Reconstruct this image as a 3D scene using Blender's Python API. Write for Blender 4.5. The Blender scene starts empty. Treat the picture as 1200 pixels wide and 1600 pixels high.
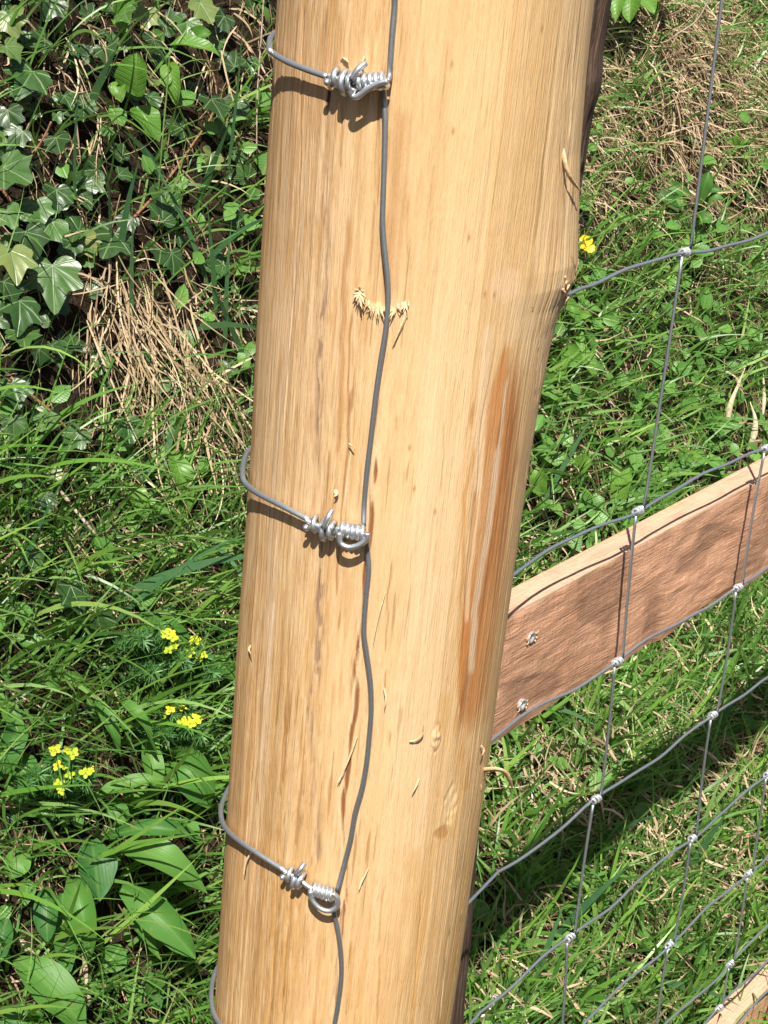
import bpy, math, random
import numpy as np
from mathutils import Matrix, Vector

# ------------------------------------------------------------------ camera, sky, sun, exposure
H = 1.36                                   # eye height above the level ground
CAM = np.array([0.0, 0.0, H])
FPX = 2570.0                               # focal length in pixels of a 1200 x 1600 frame
SUN_EL, SUN_AZ = 53.0, 1.5                 # sun stands behind the camera; light travels towards +Y

sc = bpy.context.scene
col = sc.collection
_down = np.array([-600.0, -6200.0, -FPX]); _down /= np.linalg.norm(_down)
_Z = -_down
_f = np.array([0, 0, -1.0]); _Y = _f - _f.dot(_Z) * _Z; _Y /= np.linalg.norm(_Y)
_X = np.cross(_Y, _Z)
ROT = np.stack([_X, _Y, _Z])               # camera axes -> world axes

cam_data = bpy.data.cameras.new('camera')
cam = bpy.data.objects.new('camera', cam_data)
col.objects.link(cam)
cam_data.sensor_fit = 'VERTICAL'
cam_data.sensor_height = 36.0
cam_data.lens = 36.0 * FPX / 1600.0
cam_data.clip_start = 0.02
cam_data.clip_end = 400.0
M4 = Matrix.Identity(4)
for i in range(3):
    for j in range(3):
        M4[i][j] = ROT[i, j]
M4[2][3] = H
cam.matrix_world = M4
sc.camera = cam

world = bpy.data.worlds.new('World')
sc.world = world
world.use_nodes = True
wn = world.node_tree
wn.nodes.clear()
sky = wn.nodes.new('ShaderNodeTexSky')
sky.sky_type = 'NISHITA'
sky.sun_disc = False
sky.sun_elevation = math.radians(SUN_EL)
sky.sun_rotation = math.radians(180.0 + SUN_AZ)
sky.air_density = 0.75
sky.dust_density = 1.5
sky.ozone_density = 0.5
bg = wn.nodes.new('ShaderNodeBackground')
bg.inputs['Strength'].default_value = 0.058
wo = wn.nodes.new('ShaderNodeOutputWorld')
wn.links.new(sky.outputs[0], bg.inputs['Color'])
wn.links.new(bg.outputs[0], wo.inputs['Surface'])

sun_data = bpy.data.lights.new('sun', 'SUN')
sun_data.energy = 5.0
sun_data.angle = math.radians(0.55)
sun_data.color = (1.0, 0.95, 0.86)
sun = bpy.data.objects.new('sun', sun_data)
col.objects.link(sun)
_a, _e = math.radians(SUN_AZ), math.radians(SUN_EL)
LIGHT = Vector((math.sin(_a) * math.cos(_e), math.cos(_a) * math.cos(_e), -math.sin(_e)))
sun.rotation_euler = LIGHT.to_track_quat('-Z', 'Y').to_euler()
sun.location = (0, -3, 6)

sc.view_settings.view_transform = 'Standard'
sc.view_settings.look = 'None'
sc.view_settings.gamma = 1.0
sc.view_settings.use_curve_mapping = False
sc.view_settings.exposure = 0.88

# ------------------------------------------------------------------ helpers
rng = np.random.default_rng(7)
random.seed(7)


def ray(px, py):
    v = ROT @ np.array([px - 600.0, -(py - 800.0), -FPX])
    return v / np.linalg.norm(v)


def project(P):
    c = (np.asarray(P, float) - CAM) @ ROT
    return 600 + c[..., 0] * FPX / -c[..., 2], 800 - c[..., 1] * FPX / -c[..., 2], -c[..., 2]


def at_y(px, py, Y):
    r = ray(px, py)
    return CAM + r * (Y / r[1])


def norm(v):
    v = np.asarray(v, float)
    return v / (np.linalg.norm(v, axis=-1, keepdims=True) + 1e-12)


def hash2(ix, iy, seed):
    n = (ix.astype(np.int64) * 374761393 + iy.astype(np.int64) * 668265263 + seed * 2147483647) & 0x7FFFFFFF
    n = ((n ^ (n >> 13)) * 1274126177) & 0x7FFFFFFF
    n = ((n ^ (n >> 16)) * 2246822519) & 0x7FFFFFFF
    return (n & 0xFFFFFF) / float(0xFFFFFF)


def vnoise(u, v, seed=0):
    """smooth value noise 0..1"""
    u = np.asarray(u, float); v = np.asarray(v, float)
    iu, iv = np.floor(u), np.floor(v)
    fu, fv = u - iu, v - iv
    fu = fu * fu * (3 - 2 * fu); fv = fv * fv * (3 - 2 * fv)
    a = hash2(iu, iv, seed); b = hash2(iu + 1, iv, seed)
    c = hash2(iu, iv + 1, seed); d = hash2(iu + 1, iv + 1, seed)
    return (a * (1 - fu) + b * fu) * (1 - fv) + (c * (1 - fu) + d * fu) * fv


def sstep(a, b, x):
    t = np.clip((np.asarray(x, float) - a) / (b - a), 0, 1)
    return t * t * (3 - 2 * t)


def smooth_path(pts, n=6):
    """Catmull-Rom through the points"""
    P = np.asarray(pts, float)
    if len(P) < 3:
        return P
    Q = np.vstack([2 * P[0] - P[1], P, 2 * P[-1] - P[-2]])
    out = []
    for i in range(1, len(Q) - 2):
        p0, p1, p2, p3 = Q[i - 1], Q[i], Q[i + 1], Q[i + 2]
        for k in range(n):
            t = k / n
            out.append(0.5 * ((2 * p1) + (-p0 + p2) * t + (2 * p0 - 5 * p1 + 4 * p2 - p3) * t * t + (-p0 + 3 * p1 - 3 * p2 + p3) * t ** 3))
    out.append(P[-1])
    return np.array(out)


class MB:
    """collects verts and faces for one mesh"""
    def __init__(self):
        self.v, self.f, self.n = [], [], 0

    def add(self, v, f):
        v = np.asarray(v, float)
        self.v.append(v)
        self.f += [tuple(int(i) + self.n for i in q) for q in f]
        self.n += len(v)

    def tube(self, pts, r, k=8, cap=True):
        P = np.asarray(pts, float)
        m = len(P)
        R = np.full(m, r, float) if np.isscalar(r) else np.asarray(r, float)
        T = norm(np.gradient(P, axis=0))
        a = np.array([0, 0, 1.0]) if abs(T[0][2]) < 0.9 else np.array([1.0, 0, 0])
        N = norm(np.cross(T[0], a))
        V = np.zeros((m, k, 3))
        ang = np.arange(k) * 2 * np.pi / k
        for i in range(m):
            N = norm(N - N.dot(T[i]) * T[i])
            B = np.cross(T[i], N)
            V[i] = P[i] + R[i] * (np.cos(ang)[:, None] * N + np.sin(ang)[:, None] * B)
        F = []
        for i in range(m - 1):
            for j in range(k):
                F.append((i * k + j, i * k + (j + 1) % k, (i + 1) * k + (j + 1) % k, (i + 1) * k + j))
        if cap:
            F.append(tuple(range(k))[::-1])
            F.append(tuple((m - 1) * k + j for j in range(k)))
        self.add(V.reshape(-1, 3), F)

    def ribbon(self, pts, w, side, thick=0.0005):
        """flat strip with real thickness"""
        P = np.asarray(pts, float)
        m = len(P)
        W = np.full(m, w, float) if np.isscalar(w) else np.asarray(w, float)
        T = norm(np.gradient(P, axis=0))
        S = np.tile(np.asarray(side, float), (m, 1)) if np.ndim(side) == 1 else np.asarray(side, float)
        S = norm(S - (S * T).sum(1, keepdims=True) * T)
        N = np.cross(T, S)
        V = np.stack([P - S * W[:, None] / 2 + N * thick / 2, P + S * W[:, None] / 2 + N * thick / 2,
                      P + S * W[:, None] / 2 - N * thick / 2, P - S * W[:, None] / 2 - N * thick / 2], 1)
        F = []
        for i in range(m - 1):
            for j in range(4):
                F.append((i * 4 + j, i * 4 + (j + 1) % 4, (i + 1) * 4 + (j + 1) % 4, (i + 1) * 4 + j))
        F += [(3, 2, 1, 0), tuple((m - 1) * 4 + j for j in range(4))]
        self.add(V.reshape(-1, 3), F)

    def build(self, name, mat, parent=None, smooth=True):
        me = bpy.data.meshes.new(name)
        me.from_pydata(np.vstack(self.v).tolist(), [], self.f)
        me.validate()
        if smooth:
            me.shade_smooth()
        me.materials.append(mat)
        return link(name, me, parent)


def link(name, me, parent=None):
    o = bpy.data.objects.new(name, me)
    col.objects.link(o)
    if parent is not None:
        o.parent = parent
        o.matrix_parent_inverse = Matrix.Identity(4)
        p = parent
        off = Vector((0, 0, 0))
        while p is not None:
            off += p.location
            p = p.parent
        if off.length > 0 and me is not None:
            o.location = -off
    return o


def grid_mesh(name, V, quads, mat, smooth=True, uv=None, color=None, fl=None, parent=None):
    """fast mesh from numpy arrays of quads"""
    me = bpy.data.meshes.new(name)
    nv, nq = len(V), len(quads)
    me.vertices.add(nv)
    me.vertices.foreach_set('co', np.ascontiguousarray(V, dtype=np.float32).ravel())
    me.loops.add(nq * 4)
    me.loops.foreach_set('vertex_index', np.ascontiguousarray(quads, dtype=np.int32).ravel())
    me.polygons.add(nq)
    me.polygons.foreach_set('loop_start', np.arange(0, nq * 4, 4, dtype=np.int32))
    me.polygons.foreach_set('loop_total', np.full(nq, 4, dtype=np.int32))
    if uv is not None:
        ul = me.uv_layers.new(name='UVMap')
        ul.data.foreach_set('uv', np.ascontiguousarray(uv[quads.ravel()], dtype=np.float32).ravel())
    if color is not None:
        ca = me.color_attributes.new('pigment', 'FLOAT_COLOR', 'POINT')
        c4 = np.ones((nv, 4), np.float32); c4[:, :3] = color
        ca.data.foreach_set('color', c4.ravel())
    if fl:
        for k, arr in fl.items():
            at = me.attributes.new(k, 'FLOAT', 'POINT')
            at.data.foreach_set('value', np.ascontiguousarray(arr, dtype=np.float32))
    me.update(calc_edges=True)
    if smooth:
        me.shade_smooth()
    me.materials.append(mat)
    return link(name, me, parent)


def empty(name, loc):
    o = bpy.data.objects.new(name, None)
    o.empty_display_size = 0.05
    col.objects.link(o)
    o.location = Vector([float(c) for c in loc])
    return o


def tag(o, label=None, cat=None, group=None, kind=None):
    if label: o['label'] = label
    if cat: o['category'] = cat
    if group: o['group'] = group
    if kind: o['kind'] = kind
    return o


# ------------------------------------------------------------------ materials
class NT:
    def __init__(self, name):
        self.m = bpy.data.materials.new(name)
        self.m.use_nodes = True
        self.t = self.m.node_tree
        self.t.nodes.clear()
        self.out = self.n('ShaderNodeOutputMaterial')

    def n(self, kind, **kw):
        nd = self.t.nodes.new(kind)
        for k, v in kw.items():
            setattr(nd, k, v)
        return nd

    def l(self, a, b):
        self.t.links.new(a, b)

    def val(self, sock, v):
        if hasattr(v, 'is_output'):
            self.l(v, sock)
        else:
            sock.default_value = v

    def math(self, op, a, b=0.0, c=None):
        nd = self.n('ShaderNodeMath', operation=op)
        self.val(nd.inputs[0], a); self.val(nd.inputs[1], b)
        if c is not None: self.val(nd.inputs[2], c)
        return nd.outputs[0]

    def ramp(self, fac, stops, interp='LINEAR'):
        nd = self.n('ShaderNodeValToRGB')
        nd.color_ramp.interpolation = interp
        el = nd.color_ramp.elements
        while len(el) < len(stops):
            el.new(0.5)
        for e, (p, c) in zip(el, stops):
            e.position = p
            e.color = (c, c, c, 1) if np.isscalar(c) else (*c, 1)
        self.val(nd.inputs[0], fac)
        return nd.outputs[0]

    def mix(self, fac, a, b, mode='MIX'):
        nd = self.n('ShaderNodeMix', data_type='RGBA', blend_type=mode)
        self.val(nd.inputs[0], fac)
        self.val(nd.inputs[6], a if hasattr(a, 'is_output') else (*a, 1))
        self.val(nd.inputs[7], b if hasattr(b, 'is_output') else (*b, 1))
        return nd.outputs[2]

    def noise(self, vec, scale=5.0, detail=3.0, rough=0.55, dist=0.0):
        nd = self.n('ShaderNodeTexNoise')
        nd.inputs['Scale'].default_value = scale
        nd.inputs['Detail'].default_value = detail
        nd.inputs['Roughness'].default_value = rough
        nd.inputs['Distortion'].default_value = dist
        if vec is not None: self.l(vec, nd.inputs['Vector'])
        return nd.outputs['Fac']

    def mapping(self, vec, scale=(1, 1, 1), rot=(0, 0, 0), loc=(0, 0, 0)):
        nd = self.n('ShaderNodeMapping')
        nd.inputs['Scale'].default_value = scale
        nd.inputs['Rotation'].default_value = rot
        nd.inputs['Location'].default_value = loc
        self.l(vec, nd.inputs['Vector'])
        return nd.outputs[0]

    def bump(self, h, dist=0.001, strength=1.0, normal=None):
        nd = self.n('ShaderNodeBump')
        nd.inputs['Distance'].default_value = dist
        nd.inputs['Strength'].default_value = strength
        self.l(h, nd.inputs['Height'])
        if normal is not None: self.l(normal, nd.inputs['Normal'])
        return nd.outputs[0]

    def principled(self, color, rough=0.5, metal=0.0, spec=0.5, normal=None):
        nd = self.n('ShaderNodeBsdfPrincipled')
        self.val(nd.inputs['Base Color'], color if hasattr(color, 'is_output') else (*color, 1))
        self.val(nd.inputs['Roughness'], rough)
        self.val(nd.inputs['Metallic'], metal)
        self.val(nd.inputs['Specular IOR Level'], spec)
        if normal is not None: self.l(normal, nd.inputs['Normal'])
        return nd.outputs[0]

    def done(self, shader):
        self.l(shader, self.out.inputs['Surface'])
        return self.m


def leaf_material(name, stops, rough=0.42, trans=0.3, spec=0.45, per='rnd', veins=None, mottling=0.25, tip=None, uvbump=None):
    """foliage: colour runs over the stops by a per-blade or per-object random number"""
    t = NT(name)
    if per == 'rnd':
        r = t.n('ShaderNodeAttribute', attribute_name='rnd').outputs['Fac']
    else:
        r = t.n('ShaderNodeObjectInfo').outputs['Random']
    c = t.ramp(r, stops)
    geo = t.n('ShaderNodeTexCoord').outputs['Object']
    m = t.noise(geo, 90.0, 2.0)
    c = t.mix(t.math('MULTIPLY', t.math('SUBTRACT', m, 0.35), mottling * 2.0), c, (0.16, 0.19, 0.05))
    if tip is not None:
        a = t.n('ShaderNodeAttribute', attribute_name='tt').outputs['Fac']
        c = t.mix(t.ramp(a, [(0.75, 0.0), (1.0, 0.8)]), c, tip)
    nrm = None
    uv = t.n('ShaderNodeUVMap', uv_map='UVMap').outputs[0]
    if veins:
        sep = t.n('ShaderNodeSeparateXYZ'); t.l(uv, sep.inputs[0])
        x, y = sep.outputs[0], sep.outputs[1]
        if veins == 'palmate':
            ax = t.math('ABSOLUTE', x)
            d = ax
            for deg in (48, 100):
                ca, sa = math.cos(math.radians(deg)), math.sin(math.radians(deg))
                along = t.math('ADD', t.math('MULTIPLY', ax, sa), t.math('MULTIPLY', y, ca))
                across = t.math('ABSOLUTE', t.math('SUBTRACT', t.math('MULTIPLY', ax, ca), t.math('MULTIPLY', y, sa)))
                across = t.math('ADD', across, t.math('MULTIPLY', t.math('LESS_THAN', along, 0.0), 1.0))
                d = t.math('MINIMUM', d, across)
            # side veins leave the midrib at a slant
            s = t.math('FRACT', t.math('MULTIPLY', t.math('SUBTRACT', y, t.math('MULTIPLY', ax, 0.9)), 4.2))
            side = t.math('ADD', t.math('MULTIPLY', t.math('ABSOLUTE', t.math('SUBTRACT', s, 0.5)), 0.30), 0.0225)
            d = t.math('MINIMUM', d, side)
            vm = t.ramp(d, [(0.008, 1.0), (0.030, 0.0)])
            c = t.mix(t.math('MULTIPLY', vm, 0.8), c, (0.15, 0.22, 0.10))
            h = t.math('SUBTRACT', 1.0, vm)
            nrm = t.bump(h, 0.0012, 0.6)
        elif veins == 'parallel':
            w = t.math('SINE', t.math('MULTIPLY', x, 42.0))
            mid = t.ramp(t.math('ABSOLUTE', x), [(0.02, 1.0), (0.09, 0.0)])
            c = t.mix(t.math('MULTIPLY', mid, 0.3), c, (0.18, 0.30, 0.08))
            c = t.mix(t.math('MULTIPLY', t.math('ADD', w, 1.0), 0.03), c, (0.02, 0.05, 0.01))
            nrm = t.bump(w, 0.0004, 0.12)
            sp = t.ramp(t.noise(geo, 55.0, 4.0, 0.6), [(0.66, 0.0), (0.72, 0.75)])
            c = t.mix(sp, c, (0.22, 0.17, 0.06))
        elif veins == 'pinnate':
            ax = t.math('ABSOLUTE', x)
            s = t.math('FRACT', t.math('MULTIPLY', t.math('SUBTRACT', y, t.math('MULTIPLY', ax, 0.25)), 9.0))
            side = t.math('ADD', t.math('MULTIPLY', t.math('ABSOLUTE', t.math('SUBTRACT', s, 0.5)), 0.35), 0.03)
            d = t.math('MINIMUM', ax, side)
            vm = t.ramp(d, [(0.02, 1.0), (0.08, 0.0)])
            c = t.mix(t.math('MULTIPLY', vm, 0.4), c, (0.20, 0.32, 0.08))
            nrm = t.bump(t.math('SUBTRACT', 1.0, vm), 0.001, 0.6)
    sh = t.principled(c, rough, 0.0, spec, nrm)
    tr = t.n('ShaderNodeBsdfTranslucent')
    tc = t.mix(0.35, c, (0.32, 0.42, 0.06))
    t.l(tc, tr.inputs['Color'])
    mx = t.n('ShaderNodeMixShader')
    mx.inputs[0].default_value = trans
    t.l(sh, mx.inputs[1]); t.l(tr.outputs[0], mx.inputs[2])
    return t.done(mx.outputs[0])


def make_post_material():
    t = NT('peeled_wood')
    pig = t.n('ShaderNodeVertexColor', layer_name='pigment').outputs['Color']
    uv = t.n('ShaderNodeUVMap', uv_map='UVMap').outputs[0]
    n1 = t.noise(t.mapping(uv, (1700, 85, 1)), 1.0, 3.0, 0.65)
    n2 = t.noise(t.mapping(uv, (480, 11, 1)), 1.0, 4.0, 0.65, 0.5)
    n3 = t.noise(t.mapping(uv, (2600, 60, 1), loc=(5, 3, 0)), 1.0, 1.0, 0.5)
    sepc = t.n('ShaderNodeSeparateXYZ'); t.l(uv, sepc.inputs[0])
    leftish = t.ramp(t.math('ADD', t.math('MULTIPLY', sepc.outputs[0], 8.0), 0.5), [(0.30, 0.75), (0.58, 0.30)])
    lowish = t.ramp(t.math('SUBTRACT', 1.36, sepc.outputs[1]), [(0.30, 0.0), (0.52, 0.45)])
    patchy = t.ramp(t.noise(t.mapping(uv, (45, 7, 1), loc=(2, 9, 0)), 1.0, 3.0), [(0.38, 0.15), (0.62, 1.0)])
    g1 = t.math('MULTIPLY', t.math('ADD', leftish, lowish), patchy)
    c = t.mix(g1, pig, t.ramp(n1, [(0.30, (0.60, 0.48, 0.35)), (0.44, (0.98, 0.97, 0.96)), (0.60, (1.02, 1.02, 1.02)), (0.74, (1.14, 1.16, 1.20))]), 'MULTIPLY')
    c = t.mix(1.0, c, t.ramp(n2, [(0.25, (0.92, 0.88, 0.82)), (0.5, (1, 1, 1)), (0.75, (1.05, 1.04, 1.03))]), 'MULTIPLY')
    # short dark pores along the grain
    pores = t.ramp(n3, [(0.66, 0.0), (0.74, 1.0)])
    gate = t.ramp(t.noise(t.mapping(uv, (60, 8, 1)), 1.0, 2.0), [(0.48, 0.0), (0.66, 0.7)])
    c = t.mix(t.math('MULTIPLY', pores, gate), c, (0.30, 0.16, 0.055))
    h = t.math('ADD', t.math('MULTIPLY', n1, 0.7), n2)
    nrm = t.bump(h, 0.0009, 0.8)
    rg = t.ramp(n2, [(0.3, 0.62), (0.7, 0.44)])
    return t.done(t.principled(c, rg, 0.0, 0.35, nrm))


def make_board_material():
    t = NT('sawn_larch')
    uv = t.n('ShaderNodeUVMap', uv_map='UVMap').outputs[0]     # u along, v across, metres
    pig = t.n('ShaderNodeVertexColor', layer_name='pigment').outputs['Color']
    grain = t.noise(t.mapping(uv, (16, 520, 1)), 1.0, 4.0, 0.65, 0.15)
    saw = t.noise(t.mapping(uv, (700, 40, 1)), 1.0, 2.0, 0.5)
    blot = t.noise(t.mapping(uv, (22, 60, 1)), 1.0, 5.0, 0.68, 0.3)
    c = t.mix(1.0, pig, t.ramp(grain, [(0.25, (0.70, 0.64, 0.58)), (0.5, (1, 1, 1)), (0.8, (1.12, 1.1, 1.06))]), 'MULTIPLY')
    c = t.mix(1.0, c, t.ramp(blot, [(0.3, (0.80, 0.74, 0.70)), (0.5, (1, 1, 1))]), 'MULTIPLY')
    c = t.mix(1.0, c, t.ramp(saw, [(0.3, 0.86), (0.6, 1.04)]), 'MULTIPLY')
    pit = t.noise(t.mapping(uv, (130, 260, 1)), 1.0, 4.0, 0.7)
    h = t.math('ADD', t.math('ADD', t.math('MULTIPLY', grain, 0.8), t.math('MULTIPLY', saw, 0.45)), t.math('MULTIPLY', pit, 0.9))
    nrm = t.bump(h, 0.0016, 0.75)
    return t.done(t.principled(c, 0.72, 0.0, 0.25, nrm))


def make_weathered_material():
    t = NT('weathered_bark')
    uv = t.n('ShaderNodeUVMap', uv_map='UVMap').outputs[0]
    g = t.noise(t.mapping(uv, (320, 14, 1)), 1.0, 5.0, 0.65, 0.8)
    b = t.noise(t.mapping(uv, (60, 30, 1)), 1.0, 4.0)
    c = t.ramp(g, [(0.3, (0.026, 0.015, 0.009)), (0.52, (0.11, 0.066, 0.042)), (0.72, (0.30, 0.21, 0.15))])
    c = t.mix(t.ramp(b, [(0.55, 0.0), (0.7, 0.6)]), c, (0.15, 0.10, 0.075))
    nrm = t.bump(t.math('ADD', g, b), 0.004, 1.0)
    return t.done(t.principled(c, 0.85, 0.0, 0.2, nrm))


def make_wire_material(name, base, rough, metal=0.80):
    t = NT(name)
    oc = t.n('ShaderNodeTexCoord').outputs['Object']
    n = t.noise(oc, 400.0, 3.0)
    c = t.mix(1.0, (*base,), t.ramp(n, [(0.3, 0.78), (0.7, 1.1)]), 'MULTIPLY')
    r = t.ramp(n, [(0.3, rough + 0.12), (0.7, rough - 0.05)])
    return t.done(t.principled(c, r, metal, 0.5, t.bump(n, 0.0002, 0.4)))


def make_soil_material():
    t = NT('soil')
    oc = t.n('ShaderNodeTexCoord').outputs['Object']
    a = t.noise(oc, 9.0, 6.0, 0.65)
    b = t.noise(oc, 70.0, 5.0, 0.7)
    c = t.ramp(a, [(0.3, (0.014, 0.010, 0.006)), (0.55, (0.034, 0.023, 0.014)), (0.75, (0.062, 0.043, 0.026))])
    c = t.mix(t.ramp(b, [(0.55, 0.0), (0.75, 0.6)]), c, (0.13, 0.095, 0.06))
    return t.done(t.principled(c, 0.95, 0.0, 0.1, t.bump(t.math('ADD', a, b), 0.02, 1.0)))


def make_simple(name, col_a, col_b, rough=0.7, scale=120.0, spec=0.3, bump=0.0006):
    t = NT(name)
    oc = t.n('ShaderNodeTexCoord').outputs['Object']
    n = t.noise(oc, scale, 4.0)
    c = t.ramp(n, [(0.3, col_a), (0.7, col_b)])
    return t.done(t.principled(c, rough, 0.0, spec, t.bump(n, bump, 0.8)))


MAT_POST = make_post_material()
MAT_BOARD = make_board_material()
MAT_BARK = make_weathered_material()
MAT_WIRE = make_wire_material('galvanised_wire', (0.56, 0.60, 0.64), 0.34, 0.85)
MAT_HINGE = make_wire_material('hinge_zinc', (0.60, 0.62, 0.64), 0.30, 0.6)
MAT_DULL = make_wire_material('dull_wire', (0.34, 0.36, 0.38), 0.40)
MAT_KNOT = make_wire_material('bright_zinc', (0.62, 0.64, 0.66), 0.33, 0.85)
MAT_SOIL = make_soil_material()
MAT_CHIP = make_simple('fresh_wood_fibre', (0.50, 0.33, 0.17), (0.66, 0.48, 0.29), 0.65, 500.0)
MAT_TWIG = make_simple('twig_bark', (0.12, 0.055, 0.03), (0.30, 0.15, 0.08), 0.7, 200.0)
MAT_STICK = make_simple('dead_stick', (0.22, 0.16, 0.11), (0.45, 0.36, 0.27), 0.8, 150.0)
MAT_STONE = make_simple('pale_stone', (0.36, 0.33, 0.28), (0.58, 0.54, 0.47), 0.85, 60.0, 0.2, 0.003)
MAT_GRASS = leaf_material('grass_green', [(0.0, (0.03, 0.095, 0.016)), (0.3, (0.07, 0.19, 0.032)), (0.65, (0.14, 0.285, 0.058)), (1.0, (0.25, 0.39, 0.12))], 0.40, 0.34, tip=(0.34, 0.30, 0.13), mottling=0.08)
MAT_FRESH = leaf_material('grass_fresh', [(0.0, (0.05, 0.15, 0.02)), (0.4, (0.13, 0.29, 0.038)), (0.75, (0.23, 0.40, 0.07)), (1.0, (0.34, 0.47, 0.15))], 0.38, 0.36, mottling=0.05)
MAT_BLUE = leaf_material('grass_bluish', [(0.0, (0.025, 0.085, 0.035)), (0.5, (0.045, 0.13, 0.05)), (1.0, (0.09, 0.19, 0.085))], 0.36, 0.25)
MAT_STRAW = leaf_material('straw', [(0.0, (0.16, 0.105, 0.06)), (0.4, (0.33, 0.235, 0.14)), (0.75, (0.48, 0.365, 0.23)), (1.0, (0.60, 0.49, 0.33))], 0.6, 0.12, 0.3, mottling=0.1)
MAT_LITTER = leaf_material('dead_litter', [(0.0, (0.05, 0.03, 0.018)), (0.5, (0.19, 0.12, 0.07)), (1.0, (0.46, 0.33, 0.21))], 0.75, 0.08, 0.2, mottling=0.1)
MAT_COVER = leaf_material('ground_leaf', [(0.0, (0.045, 0.14, 0.022)), (0.5, (0.085, 0.235, 0.038)), (1.0, (0.16, 0.34, 0.065))], 0.42, 0.3, veins='pinnate')
MAT_IVY = leaf_material('ivy_leaf', [(0.0, (0.010, 0.038, 0.010)), (0.5, (0.019, 0.066, 0.014)), (0.88, (0.050, 0.120, 0.026)), (1.0, (0.20, 0.22, 0.07))], 0.36, 0.12, 0.45, per='obj', veins='palmate')
MAT_BROAD = leaf_material('broad_leaf', [(0.0, (0.035, 0.13, 0.03)), (0.5, (0.06, 0.18, 0.03)), (1.0, (0.10, 0.24, 0.04))], 0.50, 0.28, 0.32, per='obj', veins='parallel', mottling=0.22)
MAT_LIME = leaf_material('lime_leaf', [(0.0, (0.09, 0.23, 0.03)), (1.0, (0.16, 0.32, 0.05))], 0.40, 0.4, 0.4, per='obj', veins='pinnate', mottling=0.1)
MAT_SPURGE = leaf_material('spurge_needle', [(0.0, (0.03, 0.12, 0.03)), (0.5, (0.06, 0.19, 0.045)), (1.0, (0.12, 0.28, 0.07))], 0.45, 0.25)
MAT_STEM = make_simple('green_stem', (0.07, 0.14, 0.03), (0.14, 0.22, 0.06), 0.5, 80.0)
MAT_BRACT = leaf_material('yellow_bract', [(0.0, (0.42, 0.52, 0.03)), (1.0, (0.76, 0.70, 0.03))], 0.5, 0.3, 0.3, per='obj', mottling=0.05)
MAT_PALE = make_simple('bleached_blade', (0.50, 0.40, 0.25), (0.72, 0.62, 0.44), 0.6, 200.0)
MAT_PETAL = leaf_material('yellow_petal', [(0.0, (0.80, 0.48, 0.005)), (1.0, (0.85, 0.60, 0.01))], 0.35, 0.2, 0.4, per='obj', mottling=0.0)

# ------------------------------------------------------------------ terrain
DD = np.array([0.59467, 0.80397])          # fence runs this way (plan)
NN = np.array([0.80397, -0.59467])         # fence normal, towards the viewer
FOFF = -0.527                              # mesh plane: NN . P = FOFF


def ground_z(x, y):
    x = np.asarray(x, float); y = np.asarray(y, float)
    q = -(x * NN[0] + y * NN[1]) + FOFF
    z = np.interp(q, [-60, -1.0, 0.0, 0.10, 0.28, 0.45, 0.60, 1.30, 1.8, 4.0, 60], [-1.36, -1.36, -1.33, -1.29, -1.19, -1.10, -0.90, 0.25, 0.7, 1.0, 2.0])
    left = sstep(0.16, -0.14, x) * sstep(0.15, 0.5, q) * (1 - sstep(1.4, 2.4, q))
    z = z - 0.36 * left
    wob = sstep(-0.4, 0.2, q)
    z = z + wob * (0.09 * (vnoise(x * 2.3 + 3, y * 2.3, 1) - 0.5) + 0.06 * (vnoise(x * 7, y * 7 + 5, 2) - 0.5) + 0.03 * (vnoise(x * 19, y * 19, 3) - 0.5))
    return z + H


def ground_n(x, y, e=0.02):
    dx = (ground_z(x + e, y) - ground_z(x - e, y)) / (2 * e)
    dy = (ground_z(x, y + e) - ground_z(x, y - e)) / (2 * e)
    return norm(np.stack([-dx, -dy, np.ones_like(dx)], -1))


def hit(px, py):
    """where the sight line through a photo point meets the ground"""
    r = ray(px, py)
    t = np.linspace(0.9, 6.0, 2600)
    P = CAM + t[:, None] * r
    b = P[:, 2] < ground_z(P[:, 0], P[:, 1])
    k = int(np.argmax(b)) if b.any() else len(t) - 1
    return P[k]


gx = np.concatenate([np.linspace(-60, -3, 14)[:-1], np.linspace(-3, -1.2, 20)[:-1], np.linspace(-1.2, 1.9, 260), np.linspace(1.9, 4, 22)[1:], np.linspace(4, 60, 14)[1:]])
gy = np.concatenate([np.linspace(-60, -2, 14)[:-1], np.linspace(-2, 0.9, 30)[:-1], np.linspace(0.9, 3.9, 250), np.linspace(3.9, 7, 25)[1:], np.linspace(7, 80, 16)[1:]])
GX, GY = np.meshgrid(gx, gy)
GZ = ground_z(GX, GY)
nx, ny = len(gx), len(gy)
idx = np.arange(nx * ny).reshape(ny, nx)
quads = np.stack([idx[:-1, :-1], idx[:-1, 1:], idx[1:, 1:], idx[1:, :-1]], -1).reshape(-1, 4)
ground = grid_mesh('ground', np.stack([GX, GY, GZ], -1).reshape(-1, 3), quads, MAT_SOIL)
tag(ground, 'dark soil of the grassy bank rising behind the fence', None, None, 'structure')

# ------------------------------------------------------------------ peeled post
PD, PR = 0.685, 0.0622                      # distance of its axis, radius
PC = np.array([0.0, PD])


def post_phi_z(px, py, off=0.0):
    r = ray(px, py)
    a = r[0] ** 2 + r[1] ** 2
    b = -2 * (r[0] * PC[0] + r[1] * PC[1])
    c = PC @ PC - (PR + off) ** 2
    disc = b * b - 4 * a * c
    t = (-b - math.sqrt(max(disc, 0))) / (2 * a)
    P = CAM + t * r
    return math.atan2(P[0] - PC[0], PC[1] - P[1]), P[2]


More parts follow.
